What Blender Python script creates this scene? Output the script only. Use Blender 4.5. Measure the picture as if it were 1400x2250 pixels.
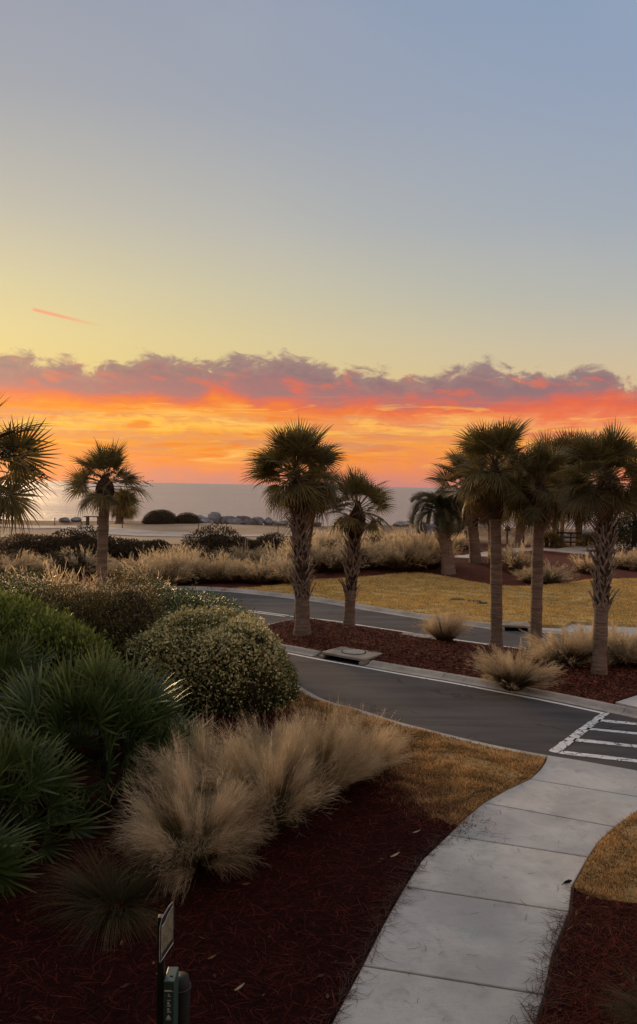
import bpy, math, random
import numpy as np
from mathutils import Vector, Matrix, Euler
from mathutils.geometry import delaunay_2d_cdt

R = math.radians
sc = bpy.context.scene
col = sc.collection
for o in list(bpy.data.objects):
    bpy.data.objects.remove(o)

# ------------------------------------------------------------------ camera
CAM_H = 4.5
FPX = 1750.0                       # focal length in photograph pixels (1400 x 2250)
PITCH, ROLL = 1.9, 1.05
cam = bpy.data.cameras.new("camera")
cam.sensor_fit = 'VERTICAL'
cam.sensor_height = 24.0
cam.lens = 24.0 * FPX / 2250.0
cam.clip_start = 0.05
cam.clip_end = 60000
camo = bpy.data.objects.new("camera", cam)
CAM_ROT = Matrix.Rotation(R(90 - PITCH), 3, 'X') @ Matrix.Rotation(R(ROLL), 3, 'Z')
camo.matrix_world = Matrix.Translation((0, 0, CAM_H)) @ CAM_ROT.to_4x4()
col.objects.link(camo)
sc.camera = camo

# ------------------------------------------------------------------ exposure
sc.view_settings.view_transform = 'Standard'
sc.view_settings.look = 'None'
sc.view_settings.exposure = 0.0
sc.view_settings.gamma = 1.0
sc.view_settings.use_curve_mapping = False
sc.render.film_transparent = False
try:
    sc.cycles.max_bounces = 6
    sc.cycles.transparent_max_bounces = 8
    sc.cycles.use_denoising = True
except Exception:
    pass

SUN_AZ, SUN_EL = -27.0, 8.0        # degrees: azimuth right of +Y, elevation

# ------------------------------------------------------------------ node helpers
def s2l(c):
    out = []
    for v in c[:3]:
        v = v / 255.0
        out.append(v / 12.92 if v <= 0.04045 else ((v + 0.055) / 1.055) ** 2.4)
    return tuple(out)

class NT:
    """small helper round a node tree"""
    def __init__(self, tree):
        self.t = tree
        tree.nodes.clear()
    def n(self, kind, **kw):
        nd = self.t.nodes.new(kind)
        for k, v in kw.items():
            setattr(nd, k, v)
        return nd
    def put(self, sock, v):
        if v is None:
            return
        if isinstance(v, bpy.types.NodeSocket):
            self.t.links.new(v, sock)
        else:
            if sock.type == 'RGBA' and hasattr(v, '__len__') and len(v) == 3:
                v = tuple(v) + (1.0,)
            sock.default_value = v
    def m(self, op, a, b=None, c=None, clamp=False):
        nd = self.n('ShaderNodeMath', operation=op, use_clamp=clamp)
        self.put(nd.inputs[0], a)
        self.put(nd.inputs[1], b)
        self.put(nd.inputs[2], c)
        return nd.outputs[0]
    def smooth(self, v, a, b):
        nd = self.n('ShaderNodeMapRange', interpolation_type='SMOOTHSTEP')
        self.put(nd.inputs[0], v)
        nd.inputs[1].default_value = a
        nd.inputs[2].default_value = b
        return nd.outputs[0]
    def lin(self, v, a, b, c=0.0, d=1.0):
        nd = self.n('ShaderNodeMapRange')
        self.put(nd.inputs[0], v)
        for k, x in zip((1, 2, 3, 4), (a, b, c, d)):
            nd.inputs[k].default_value = x
        return nd.outputs[0]
    def mix(self, f, a, b, mode='MIX'):
        nd = self.n('ShaderNodeMix', data_type='RGBA', blend_type=mode)
        self.put(nd.inputs[0], f)
        self.put(nd.inputs[6], a)
        self.put(nd.inputs[7], b)
        return nd.outputs[2]
    def ramp(self, f, stops, mode='LINEAR'):
        nd = self.n('ShaderNodeValToRGB')
        cr = nd.color_ramp
        cr.interpolation = mode
        while len(cr.elements) < len(stops):
            cr.elements.new(0.5)
        for e, (p, c) in zip(cr.elements, sorted(stops, key=lambda q: q[0])):
            e.position = p
            e.color = tuple(c[:3]) + (1.0,)
        self.put(nd.inputs[0], f)
        return nd.outputs[0]
    def comb(self, x, y, z):
        nd = self.n('ShaderNodeCombineXYZ')
        self.put(nd.inputs[0], x); self.put(nd.inputs[1], y); self.put(nd.inputs[2], z)
        return nd.outputs[0]
    def noise(self, vec, scale, detail=4.0, rough=0.55, dist=0.0):
        nd = self.n('ShaderNodeTexNoise')
        self.put(nd.inputs['Vector'], vec)
        nd.inputs['Scale'].default_value = scale
        nd.inputs['Detail'].default_value = detail
        nd.inputs['Roughness'].default_value = rough
        nd.inputs['Distortion'].default_value = dist
        return nd.outputs[0]
    def bump(self, h, strength=0.5, dist=0.02):
        nd = self.n('ShaderNodeBump')
        nd.inputs['Strength'].default_value = strength
        nd.inputs['Distance'].default_value = dist
        self.put(nd.inputs['Height'], h)
        return nd.outputs[0]

# ------------------------------------------------------------------ sky
world = bpy.data.worlds.new("World")
sc.world = world
world.use_nodes = True
W = NT(world.node_tree)
SKY_GAIN = 1.0
def build_sky():
    tc = W.n('ShaderNodeTexCoord')
    sep = W.n('ShaderNodeSeparateXYZ')
    W.put(sep.inputs[0], tc.outputs['Generated'])
    dx, dy, dz = sep.outputs
    el = W.m('MULTIPLY', W.m('ARCSINE', dz), 57.29578)
    az = W.m('MULTIPLY', W.m('ARCTAN2', dx, dy), 57.29578)
    sx, sy = math.sin(R(SUN_AZ)), math.cos(R(SUN_AZ))
    hl = W.m('SQRT', W.m('ADD', W.m('ADD', W.m('MULTIPLY', dx, dx), W.m('MULTIPLY', dy, dy)), 1e-6))
    dot = W.m('DIVIDE', W.m('ADD', W.m('MULTIPLY', dx, sx), W.m('MULTIPLY', dy, sy)), hl)
    diff = W.m('MULTIPLY', W.m('ARCCOSINE', W.m('MINIMUM', W.m('MAXIMUM', dot, -0.9999), 0.9999)), 57.29578)
    side = W.smooth(diff, 2.0, 56.0)
    # clear sky: warm towards the sun, blue away from it
    e01 = W.lin(el, 0.0, 60.0)
    P = lambda e: e / 60.0
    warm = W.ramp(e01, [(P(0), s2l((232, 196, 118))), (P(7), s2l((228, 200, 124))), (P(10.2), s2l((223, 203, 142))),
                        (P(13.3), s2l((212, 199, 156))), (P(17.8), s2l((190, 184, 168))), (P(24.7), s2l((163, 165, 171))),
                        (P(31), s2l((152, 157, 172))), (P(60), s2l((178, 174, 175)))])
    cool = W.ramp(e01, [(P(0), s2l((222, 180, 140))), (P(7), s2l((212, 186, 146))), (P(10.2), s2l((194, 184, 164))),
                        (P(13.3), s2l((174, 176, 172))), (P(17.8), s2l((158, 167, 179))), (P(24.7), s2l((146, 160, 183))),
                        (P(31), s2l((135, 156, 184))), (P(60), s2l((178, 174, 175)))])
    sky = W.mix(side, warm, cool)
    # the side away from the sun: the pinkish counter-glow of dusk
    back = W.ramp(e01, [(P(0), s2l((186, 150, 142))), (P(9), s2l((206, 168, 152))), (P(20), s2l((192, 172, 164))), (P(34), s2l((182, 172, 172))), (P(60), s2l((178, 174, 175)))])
    sky = W.mix(W.smooth(diff, 62.0, 140.0), sky, back)
    # faint high veil
    veil = W.noise(W.comb(W.m('MULTIPLY', az, 0.05), W.m('ADD', W.m('MULTIPLY', el, 0.11), W.m('MULTIPLY', az, 0.05)), 3.0), 1.0, 3.0, 0.5)
    sky = W.mix(W.m('MULTIPLY', W.smooth(veil, 0.45, 0.8), 0.10), sky, s2l((205, 196, 186)))
    # coordinates of the cloud bank (degrees), warped so that no band is straight
    w1 = W.noise(W.comb(W.m('MULTIPLY', az, 0.30), W.m('MULTIPLY', el, 0.55), 1.7), 1.0, 6.0, 0.58, 0.5)
    w2 = W.noise(W.comb(W.m('MULTIPLY', az, 0.05), W.m('MULTIPLY', el, 0.9), 7.3), 1.0, 4.0, 0.6)
    ew = W.m('ADD', el, W.m('ADD', W.m('MULTIPLY', W.m('SUBTRACT', w1, 0.5), 2.9), W.m('MULTIPLY', W.m('SUBTRACT', w2, 0.5), 1.0)))
    b01 = W.lin(ew, 0.0, 10.0)
    Q = lambda e: e / 10.0
    bw = W.ramp(b01, [(Q(0), s2l((206, 132, 116))), (Q(0.8), s2l((231, 134, 86))), (Q(1.9), s2l((240, 140, 56))),
                      (Q(2.6), s2l((236, 145, 40))), (Q(3.1), s2l((222, 142, 82))), (Q(3.6), s2l((244, 164, 40))), (Q(4.0), s2l((249, 186, 66))),
                      (Q(4.5), s2l((226, 140, 70))), (Q(4.8), s2l((243, 150, 26))), (Q(5.4), s2l((240, 124, 26))),
                      (Q(5.85), s2l((222, 104, 74))), (Q(6.4), s2l((176, 112, 108))), (Q(8.2), s2l((150, 112, 112))), (Q(10), s2l((156, 124, 120)))])
    bc = W.ramp(b01, [(Q(0), s2l((196, 130, 122))), (Q(0.9), s2l((225, 132, 98))), (Q(2.0), s2l((239, 143, 74))),
                      (Q(2.8), s2l((243, 156, 72))), (Q(3.5), s2l((228, 136, 84))), (Q(4.1), s2l((246, 172, 88))),
                      (Q(4.6), s2l((238, 146, 94))), (Q(5.0), s2l((235, 118, 78))), (Q(5.6), s2l((228, 100, 66))),
                      (Q(6.2), s2l((192, 104, 98))), (Q(6.8), s2l((150, 110, 113))), (Q(8.2), s2l((138, 110, 116))), (Q(10), s2l((150, 126, 128)))])
    bank = W.mix(W.smooth(diff, 8.0, 46.0), bw, bc)
    # long thin streaks
    s1 = W.noise(W.comb(W.m('MULTIPLY', az, 0.075), W.m('ADD', W.m('MULTIPLY', el, 1.3), W.m('MULTIPLY', az, 0.02)), 11.0), 1.0, 5.0, 0.6, 0.7)
    low = W.m('MULTIPLY', W.smooth(el, 0.8, 2.0), W.m('SUBTRACT', 1.0, W.smooth(el, 4.6, 6.0)))
    bank = W.mix(W.m('MULTIPLY', W.m('MULTIPLY', W.smooth(s1, 0.52, 0.66), low), 0.6), bank, s2l((203, 128, 100)))
    s2 = W.noise(W.comb(W.m('MULTIPLY', az, 0.09), W.m('MULTIPLY', el, 1.1), 23.0), 1.0, 5.0, 0.58, 0.7)
    bank = W.mix(W.m('MULTIPLY', W.m('MULTIPLY', W.smooth(s2, 0.54, 0.7), low), 0.75), bank, s2l((251, 196, 92)))
    # finer broken layers: deep orange, mauve and yellow threads
    s4 = W.noise(W.comb(W.m('MULTIPLY', az, 0.17), W.m('ADD', W.m('MULTIPLY', el, 1.7), W.m('MULTIPLY', az, -0.03)), 41.0), 1.0, 6.0, 0.62, 1.0)
    lowf = W.m('MULTIPLY', W.smooth(el, 0.9, 2.2), W.m('SUBTRACT', 1.0, W.smooth(el, 5.2, 6.6)))
    deep = W.mix(W.smooth(diff, 10.0, 50.0), s2l((238, 124, 14)), s2l((232, 108, 66)))
    bank = W.mix(W.m('MULTIPLY', W.m('MULTIPLY', W.smooth(s4, 0.53, 0.64), lowf), 0.75), bank, deep)
    bank = W.mix(W.m('MULTIPLY', W.m('MULTIPLY', W.smooth(s4, 0.44, 0.34), lowf), 0.55), bank, s2l((250, 190, 82)))
    # pink lit edges inside the grey tops
    s3 = W.noise(W.comb(W.m('MULTIPLY', az, 0.35), W.m('ADD', W.m('MULTIPLY', el, 1.1), W.m('MULTIPLY', az, 0.15)), 31.0), 1.0, 5.0, 0.6)
    hi = W.m('MULTIPLY', W.smooth(el, 5.6, 6.6), W.m('SUBTRACT', 1.0, W.smooth(el, 7.4, 8.6)))
    bank = W.mix(W.m('MULTIPLY', W.m('MULTIPLY', W.smooth(s3, 0.50, 0.66), hi), 0.75), bank, s2l((222, 102, 76)))
    bank = W.mix(W.m('MULTIPLY', W.m('MULTIPLY', W.smooth(s3, 0.5, 0.3), W.smooth(el, 6.4, 7.6)), 0.45), bank, s2l((122, 98, 106)))
    # upper edge of the bank
    fc = W.n('ShaderNodeFloatCurve')
    cv = fc.mapping.curves[0]
    edge = [(-25, 8.3), (-21.8, 8.3), (-18, 8.2), (-15.9, 7.7), (-14.2, 8.5), (-12.5, 8.9), (-8.2, 8.6), (-6.5, 8.9), (-4.6, 9.2), (-2.6, 9.3),
            (0, 9.0), (1.9, 8.3), (4.9, 8.0), (7.2, 7.9), (8.1, 8.2), (9.6, 8.5), (11, 8.9), (12.6, 8.4), (14.4, 8.0), (18.9, 8.3), (20.4, 7.6), (21.8, 7.2), (25, 7.6)]
    pts = [((a + 25) / 50.0, t / 10.0) for a, t in edge]
    cv.points[0].location = pts[0]
    cv.points[1].location = pts[-1]
    for p in pts[1:-1]:
        cv.points.new(*p)
    fc.mapping.update()
    W.put(fc.inputs['Value'], W.lin(az, -25.0, 25.0))
    fl = W.noise(W.comb(W.m('MULTIPLY', az, 0.55), W.m('MULTIPLY', el, 0.95), 5.0), 1.0, 7.0, 0.64, 0.5)
    top = W.m('ADD', W.m('MULTIPLY', fc.outputs[0], 10.0), W.m('MULTIPLY', W.m('SUBTRACT', fl, 0.5), 3.8))
    mask = W.smooth(W.m('SUBTRACT', top, el), -0.25, 0.55)
    mask = W.m('MULTIPLY', mask, W.lin(W.smooth(W.m('SUBTRACT', top, el), 0.0, 1.6), 0.0, 1.0, 0.86, 1.0))
    # away from the sun the bank pales into the dusk
    mask = W.m('MULTIPLY', mask, W.m('SUBTRACT', 1.0, W.m('MULTIPLY', W.smooth(diff, 70.0, 150.0), 0.6)))
    sky = W.mix(mask, sky, bank)
    # vapour trail
    ax, ay = -19.9, 11.35
    bx, by = -14.6, 10.45
    L = math.hypot(bx - ax, by - ay)
    ux, uy = (bx - ax) / L, (by - ay) / L
    pa, pe = W.m('SUBTRACT', az, ax), W.m('SUBTRACT', el, ay)
    u = W.m('DIVIDE', W.m('ADD', W.m('MULTIPLY', pa, ux), W.m('MULTIPLY', pe, uy)), L)
    v = W.m('ABSOLUTE', W.m('SUBTRACT', W.m('MULTIPLY', pe, ux), W.m('MULTIPLY', pa, uy)))
    tr = W.m('MULTIPLY', W.smooth(u, -0.02, 0.05), W.m('SUBTRACT', 1.0, W.smooth(u, 0.2, 1.0)))
    tr = W.m('MULTIPLY', tr, W.m('SUBTRACT', 1.0, W.smooth(v, 0.03, 0.16)))
    sky = W.mix(W.m('MULTIPLY', tr, 0.85), sky, s2l((244, 150, 112)))
    # below the horizon: the dull colour of ground haze
    sky = W.mix(W.smooth(el, 0.0, -2.0), sky, s2l((120, 100, 95)))
    ns = W.n('ShaderNodeTexSky', sky_type='NISHITA')
    ns.sun_disc = False
    ns.sun_elevation = R(SUN_EL)
    ns.sun_rotation = R(SUN_AZ)
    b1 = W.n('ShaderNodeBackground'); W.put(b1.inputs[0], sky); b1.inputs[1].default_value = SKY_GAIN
    b2 = W.n('ShaderNodeBackground'); W.put(b2.inputs[0], ns.outputs[0]); b2.inputs[1].default_value = 0.004
    ad = W.n('ShaderNodeAddShader')
    W.put(ad.inputs[0], b1.outputs[0]); W.put(ad.inputs[1], b2.outputs[0])
    out = W.n('ShaderNodeOutputWorld')
    W.put(out.inputs[0], ad.outputs[0])
build_sky()

# ------------------------------------------------------------------ sun (veiled, low)
sl = bpy.data.lights.new("sun", 'SUN')
sl.energy = 3.2
sl.angle = R(18)
sl.color = (1.0, 0.66, 0.36)
so = bpy.data.objects.new("sun", sl)
sd = Vector((math.sin(R(SUN_AZ)) * math.cos(R(SUN_EL)), math.cos(R(SUN_AZ)) * math.cos(R(SUN_EL)), math.sin(R(SUN_EL))))
so.rotation_euler = sd.to_track_quat('Z', 'Y').to_euler()
so.location = (-20, 30, 12)
col.objects.link(so)

# ------------------------------------------------------------------ terrain
def sstep(a, b, x):
    t = np.clip((x - a) / (b - a), 0, 1)
    return t * t * (3 - 2 * t)

def terrain(x, y):
    x = np.asarray(x, float); y = np.asarray(y, float)
    z = 0.55 * np.exp(-((x - 9) / 7.5) ** 2 - ((y - 43) / 6.0) ** 2)
    z = z + 0.35 * np.exp(-((x + 6) / 14) ** 2 - ((y - 44) / 4.5) ** 2)
    z = z + 0.20 * np.exp(-((y - 86) / 5.0) ** 2) * sstep(-26, -16, x) * sstep(60, 30, x)
    far = sstep(46, 60, y)
    z = z + far * 0.12 * (np.sin(x * 0.21 + y * 0.13) + np.sin(x * 0.09 - y * 0.31 + 2))
    z = z - 6.0 * sstep(90, 112, y)
    return z

def at(px, py, z=None, dz=0.0):
    """a photograph pixel cast on to the terrain (or a level plane)"""
    v = CAM_ROT @ Vector(((px - 700) / FPX, -(py - 1125) / FPX, -1.0))
    zz = dz if z is None else z
    for _ in range(12):
        t = (zz - CAM_H) / v.z
        p = Vector((0, 0, CAM_H)) + v * t
        if z is not None:
            break
        zz = float(terrain(p.x, p.y)) + dz
    return Vector((p.x, p.y, zz))

def at_y(px, py, Y):
    """a photograph pixel at the distance Y"""
    v = CAM_ROT @ Vector(((px - 700) / FPX, -(py - 1125) / FPX, -1.0))
    t = Y / v.y
    return Vector((0, 0, CAM_H)) + v * t

# ------------------------------------------------------------------ mesh helpers
def tag(o, label=None, cat=None, group=None, kind=None):
    if label: o['label'] = label
    if cat: o['category'] = cat
    if group: o['group'] = group
    if kind: o['kind'] = kind
    return o

def mesh_np(name, V, tris=None, quads=None, mat=None, smooth=False, attrs=None, mats=None, midx=None):
    me = bpy.data.meshes.new(name)
    V = np.asarray(V, np.float32)
    me.vertices.add(len(V))
    me.vertices.foreach_set('co', V.ravel())
    loops, starts, n = [], [], 0
    if tris is not None and len(tris):
        t = np.asarray(tris, np.int32)
        loops.append(t.ravel()); starts.append(n + 3 * np.arange(len(t))); n += 3 * len(t)
    if quads is not None and len(quads):
        q = np.asarray(quads, np.int32)
        loops.append(q.ravel()); starts.append(n + 4 * np.arange(len(q))); n += 4 * len(q)
    lp = np.concatenate(loops); st = np.concatenate(starts)
    me.loops.add(len(lp)); me.polygons.add(len(st))
    me.loops.foreach_set('vertex_index', lp.astype(np.int32))
    me.polygons.foreach_set('loop_start', st.astype(np.int32))
    if smooth:
        me.polygons.foreach_set('use_smooth', np.ones(len(st), bool))
    for mm in (mats or ([mat] if mat else [])):
        me.materials.append(mm)
    if midx is not None:
        me.polygons.foreach_set('material_index', np.asarray(midx, np.int32))
    for k, v in (attrs or {}).items():
        a = me.attributes.new(k, 'FLOAT', 'POINT')
        a.data.foreach_set('value', np.asarray(v, np.float32))
    me.update(calc_edges=True)
    me.validate()
    return me

def mesh_py(name, V, F, mat=None, smooth=False):
    me = bpy.data.meshes.new(name)
    me.from_pydata([tuple(v) for v in V], [], F)
    if mat: me.materials.append(mat)
    if smooth:
        for p in me.polygons: p.use_smooth = True
    me.update()
    return me

def add(name, me, parent=None, loc=None, mat4=None):
    o = bpy.data.objects.new(name, me)
    col.objects.link(o)
    if parent is not None: o.parent = parent
    if mat4 is not None: o.matrix_local = mat4
    elif loc is not None: o.location = loc
    return o

def empty(name, loc, rz=0.0):
    o = bpy.data.objects.new(name, None)
    o.empty_display_size = 0.2
    o.location = loc
    o.rotation_euler = (0, 0, rz)
    col.objects.link(o)
    return o

def ribbons(Pn, Wd, S):
    """Pn (n,k,3) polylines, Wd (n,k) widths, S (n,3) or (n,k,3) side vectors -> V, quads"""
    n, k, _ = Pn.shape
    if S.ndim == 2: S = S[:, None, :]
    off = S * (Wd[:, :, None] * 0.5)
    V = np.stack([Pn - off, Pn + off], axis=2).reshape(-1, 3)
    i = np.arange(n)[:, None] * (2 * k) + 2 * np.arange(k - 1)[None, :]
    q = np.stack([i, i + 1, i + 3, i + 2], axis=-1).reshape(-1, 4)
    return V, q

class MB:
    """collects solids into one mesh"""
    def __init__(self): self.V = []; self.F = []
    def addf(self, V, F):
        o = len(self.V)
        self.V += [tuple(v) for v in V]
        self.F += [[i + o for i in f] for f in F]
        return self
    def box(self, c, s, rot=None, taper=1.0):
        x, y, z = s[0] / 2, s[1] / 2, s[2] / 2
        pts = [(-x, -y, -z), (x, -y, -z), (x, y, -z), (-x, y, -z),
               (-x * taper, -y * taper, z), (x * taper, -y * taper, z), (x * taper, y * taper, z), (-x * taper, y * taper, z)]
        M = rot.to_matrix() if isinstance(rot, Euler) else (rot or Matrix.Identity(3))
        V = [M @ Vector(p) + Vector(c) for p in pts]
        return self.addf(V, [[0, 3, 2, 1], [4, 5, 6, 7], [0, 1, 5, 4], [1, 2, 6, 5], [2, 3, 7, 6], [3, 0, 4, 7]])
    def tube(self, pts, rad, n=8, cap=True):
        pts = [Vector(p) for p in pts]
        if not hasattr(rad, '__len__'): rad = [rad] * len(pts)
        rings = []
        for i, p in enumerate(pts):
            d = (pts[min(i + 1, len(pts) - 1)] - pts[max(i - 1, 0)]).normalized()
            a = d.orthogonal().normalized() if abs(d.z) < 0.9 else Vector((1, 0, 0))
            a = (a - d * a.dot(d)).normalized()
            b = d.cross(a)
            rings.append([p + (a * math.cos(2 * math.pi * j / n) + b * math.sin(2 * math.pi * j / n)) * rad[i] for j in range(n)])
        V = [v for r in rings for v in r]
        F = []
        for i in range(len(pts) - 1):
            for j in range(n):
                F.append([i * n + j, i * n + (j + 1) % n, (i + 1) * n + (j + 1) % n, (i + 1) * n + j])
        if cap:
            F.append(list(range(n))[::-1])
            F.append([(len(pts) - 1) * n + j for j in range(n)])
        return self.addf(V, F)
    def build(self, name, mat, parent=None, smooth=False, loc=None, bevel=0.0):
        me = mesh_py(name, self.V, self.F, mat, smooth)
        o = add(name, me, parent, loc)
        if bevel:
            md = o.modifiers.new('bevel', 'BEVEL'); md.width = bevel; md.segments = 2; md.limit_method = 'ANGLE'
        return o

def drape(name, poly, dz, mat, step=0.5, edge=0.03, extra=None):
    """a sheet with the outline poly (xy) laid on the terrain, dz above it, with a short skirt"""
    pts = [Vector((p[0], p[1])) for p in poly]
    # densify outline
    out = []
    for i, p in enumerate(pts):
        q = pts[(i + 1) % len(pts)]
        n = max(1, int((q - p).length / step))
        for k in range(n): out.append(p.lerp(q, k / n))
    nb = len(out)
    xs = [p.x for p in out]; ys = [p.y for p in out]
    gx = np.arange(min(xs), max(xs), step); gy = np.arange(min(ys), max(ys), step)
    inner = []
    P = np.array([(p.x, p.y) for p in out])
    G = np.array([(a, b) for a in gx for b in gy]) if len(gx) and len(gy) else np.zeros((0, 2))
    if len(G):
        ins = inside(P, G)
        inner = [Vector((float(a), float(b))) for a, b in G[ins]]
    vs, es, fs, *_ = delaunay_2d_cdt(out + inner, [(i, (i + 1) % nb) for i in range(nb)], [list(range(nb))], 1, 1e-5)
    A = np.array([(v.x, v.y) for v in vs])
    Z = terrain(A[:, 0], A[:, 1]) + dz
    if extra is not None:
        Z = Z + extra(A[:, 0], A[:, 1])
    V = [(float(a), float(b), float(c)) for (a, b), c in zip(A, Z)]
    F = []
    for f in fs:
        a, b, c = [A[i] for i in f[:3]]
        cr = (b[0] - a[0]) * (c[1] - a[1]) - (b[1] - a[1]) * (c[0] - a[0])
        F.append(list(f) if cr > 0 else list(f)[::-1])
    # skirt
    cnt = {}
    for f in F:
        for i in range(len(f)):
            cnt[(f[i], f[(i + 1) % len(f)])] = 1
    n0 = len(V); lowi = {}
    for (a, b) in list(cnt):
        if (b, a) not in cnt:
            for q in (a, b):
                if q not in lowi:
                    lowi[q] = len(V); V.append((V[q][0], V[q][1], V[q][2] - edge - dz))
            F.append([b, a, lowi[a], lowi[b]])
    return add(name, mesh_py(name, V, F, mat))

def inside(P, G):
    x, y = G[:, 0], G[:, 1]
    c = np.zeros(len(G), bool)
    j = len(P) - 1
    for i in range(len(P)):
        xi, yi = P[i]; xj, yj = P[j]
        cond = ((yi > y) != (yj > y)) & (x < (xj - xi) * (y - yi) / (yj - yi + 1e-12) + xi)
        c ^= cond
        j = i
    return c

def spline(pts, n=8):
    """Catmull-Rom through 2-D points"""
    P = [Vector(p[:2]) for p in pts]
    out = []
    for i in range(len(P) - 1):
        p0 = P[max(i - 1, 0)]; p1 = P[i]; p2 = P[i + 1]; p3 = P[min(i + 2, len(P) - 1)]
        for k in range(n):
            t = k / n
            out.append(0.5 * ((2 * p1) + (p2 - p0) * t + (2 * p0 - 5 * p1 + 4 * p2 - p3) * t * t + (3 * p1 - p0 - 3 * p2 + p3) * t ** 3))
    out.append(P[-1])
    return out

def offset(line, d):
    out = []
    for i, p in enumerate(line):
        t = (line[min(i + 1, len(line) - 1)] - line[max(i - 1, 0)]).normalized()
        out.append(p + Vector((-t.y, t.x)) * d)
    return out

def resample(line, step):
    out = [line[0]]; acc = 0.0
    for a, b in zip(line[:-1], line[1:]):
        L = (b - a).length
        s = step - acc
        while s <= L:
            out.append(a.lerp(b, s / L)); s += step
        acc = L - (s - step)
    if (out[-1] - line[-1]).length > 0.05: out.append(line[-1])
    return out

# ------------------------------------------------------------------ materials
def new_mat(name):
    m = bpy.data.materials.new(name)
    m.use_nodes = True
    return m, NT(m.node_tree)

def finish(T, colr, rough=0.8, normal=None, spec=0.3, metal=0.0, coat=None):
    b = T.n('ShaderNodeBsdfPrincipled')
    T.put(b.inputs['Base Color'], colr)
    T.put(b.inputs['Roughness'], rough)
    b.inputs['Specular IOR Level'].default_value = spec
    b.inputs['Metallic'].default_value = metal
    if normal is not None: T.put(b.inputs['Normal'], normal)
    o = T.n('ShaderNodeOutputMaterial')
    T.put(o.inputs[0], b.outputs[0])

def obj_co(T):
    return T.n('ShaderNodeTexCoord').outputs['Object']

def simple(name, c, rough=0.7, var=0.25, scale=6.0, spec=0.3, bump=0.0, metal=0.0, dark=None):
    m, T = new_mat(name)
    co = obj_co(T)
    n = T.noise(co, scale, 6.0, 0.6)
    d = dark or tuple(v * (1 - var * 1.4) for v in c)
    cc = T.mix(T.smooth(n, 0.3, 0.7), d, tuple(min(1, v * (1 + var)) for v in c))
    nb = T.noise(co, scale * 9, 4.0, 0.6)
    finish(T, cc, rough, T.bump(nb, 0.4, bump) if bump else None, spec, metal)
    return m

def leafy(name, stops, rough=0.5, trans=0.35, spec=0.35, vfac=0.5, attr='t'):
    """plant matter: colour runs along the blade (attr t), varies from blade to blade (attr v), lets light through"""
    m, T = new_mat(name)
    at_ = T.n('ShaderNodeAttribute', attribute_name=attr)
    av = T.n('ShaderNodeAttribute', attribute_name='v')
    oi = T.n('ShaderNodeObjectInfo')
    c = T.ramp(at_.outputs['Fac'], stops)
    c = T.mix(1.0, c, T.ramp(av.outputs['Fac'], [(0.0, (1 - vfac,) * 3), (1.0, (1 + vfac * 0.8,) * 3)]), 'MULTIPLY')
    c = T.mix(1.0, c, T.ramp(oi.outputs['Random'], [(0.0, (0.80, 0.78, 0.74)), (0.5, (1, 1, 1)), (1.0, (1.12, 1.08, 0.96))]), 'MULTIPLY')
    b = T.n('ShaderNodeBsdfPrincipled')
    T.put(b.inputs['Base Color'], c)
    b.inputs['Roughness'].default_value = rough
    b.inputs['Specular IOR Level'].default_value = spec
    tr = T.n('ShaderNodeBsdfTranslucent')
    T.put(tr.inputs[0], c)
    mx = T.n('ShaderNodeMixShader')
    mx.inputs[0].default_value = trans
    T.put(mx.inputs[1], b.outputs[0]); T.put(mx.inputs[2], tr.outputs[0])
    o = T.n('ShaderNodeOutputMaterial')
    T.put(o.inputs[0], mx.outputs[0])
    return m

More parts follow.
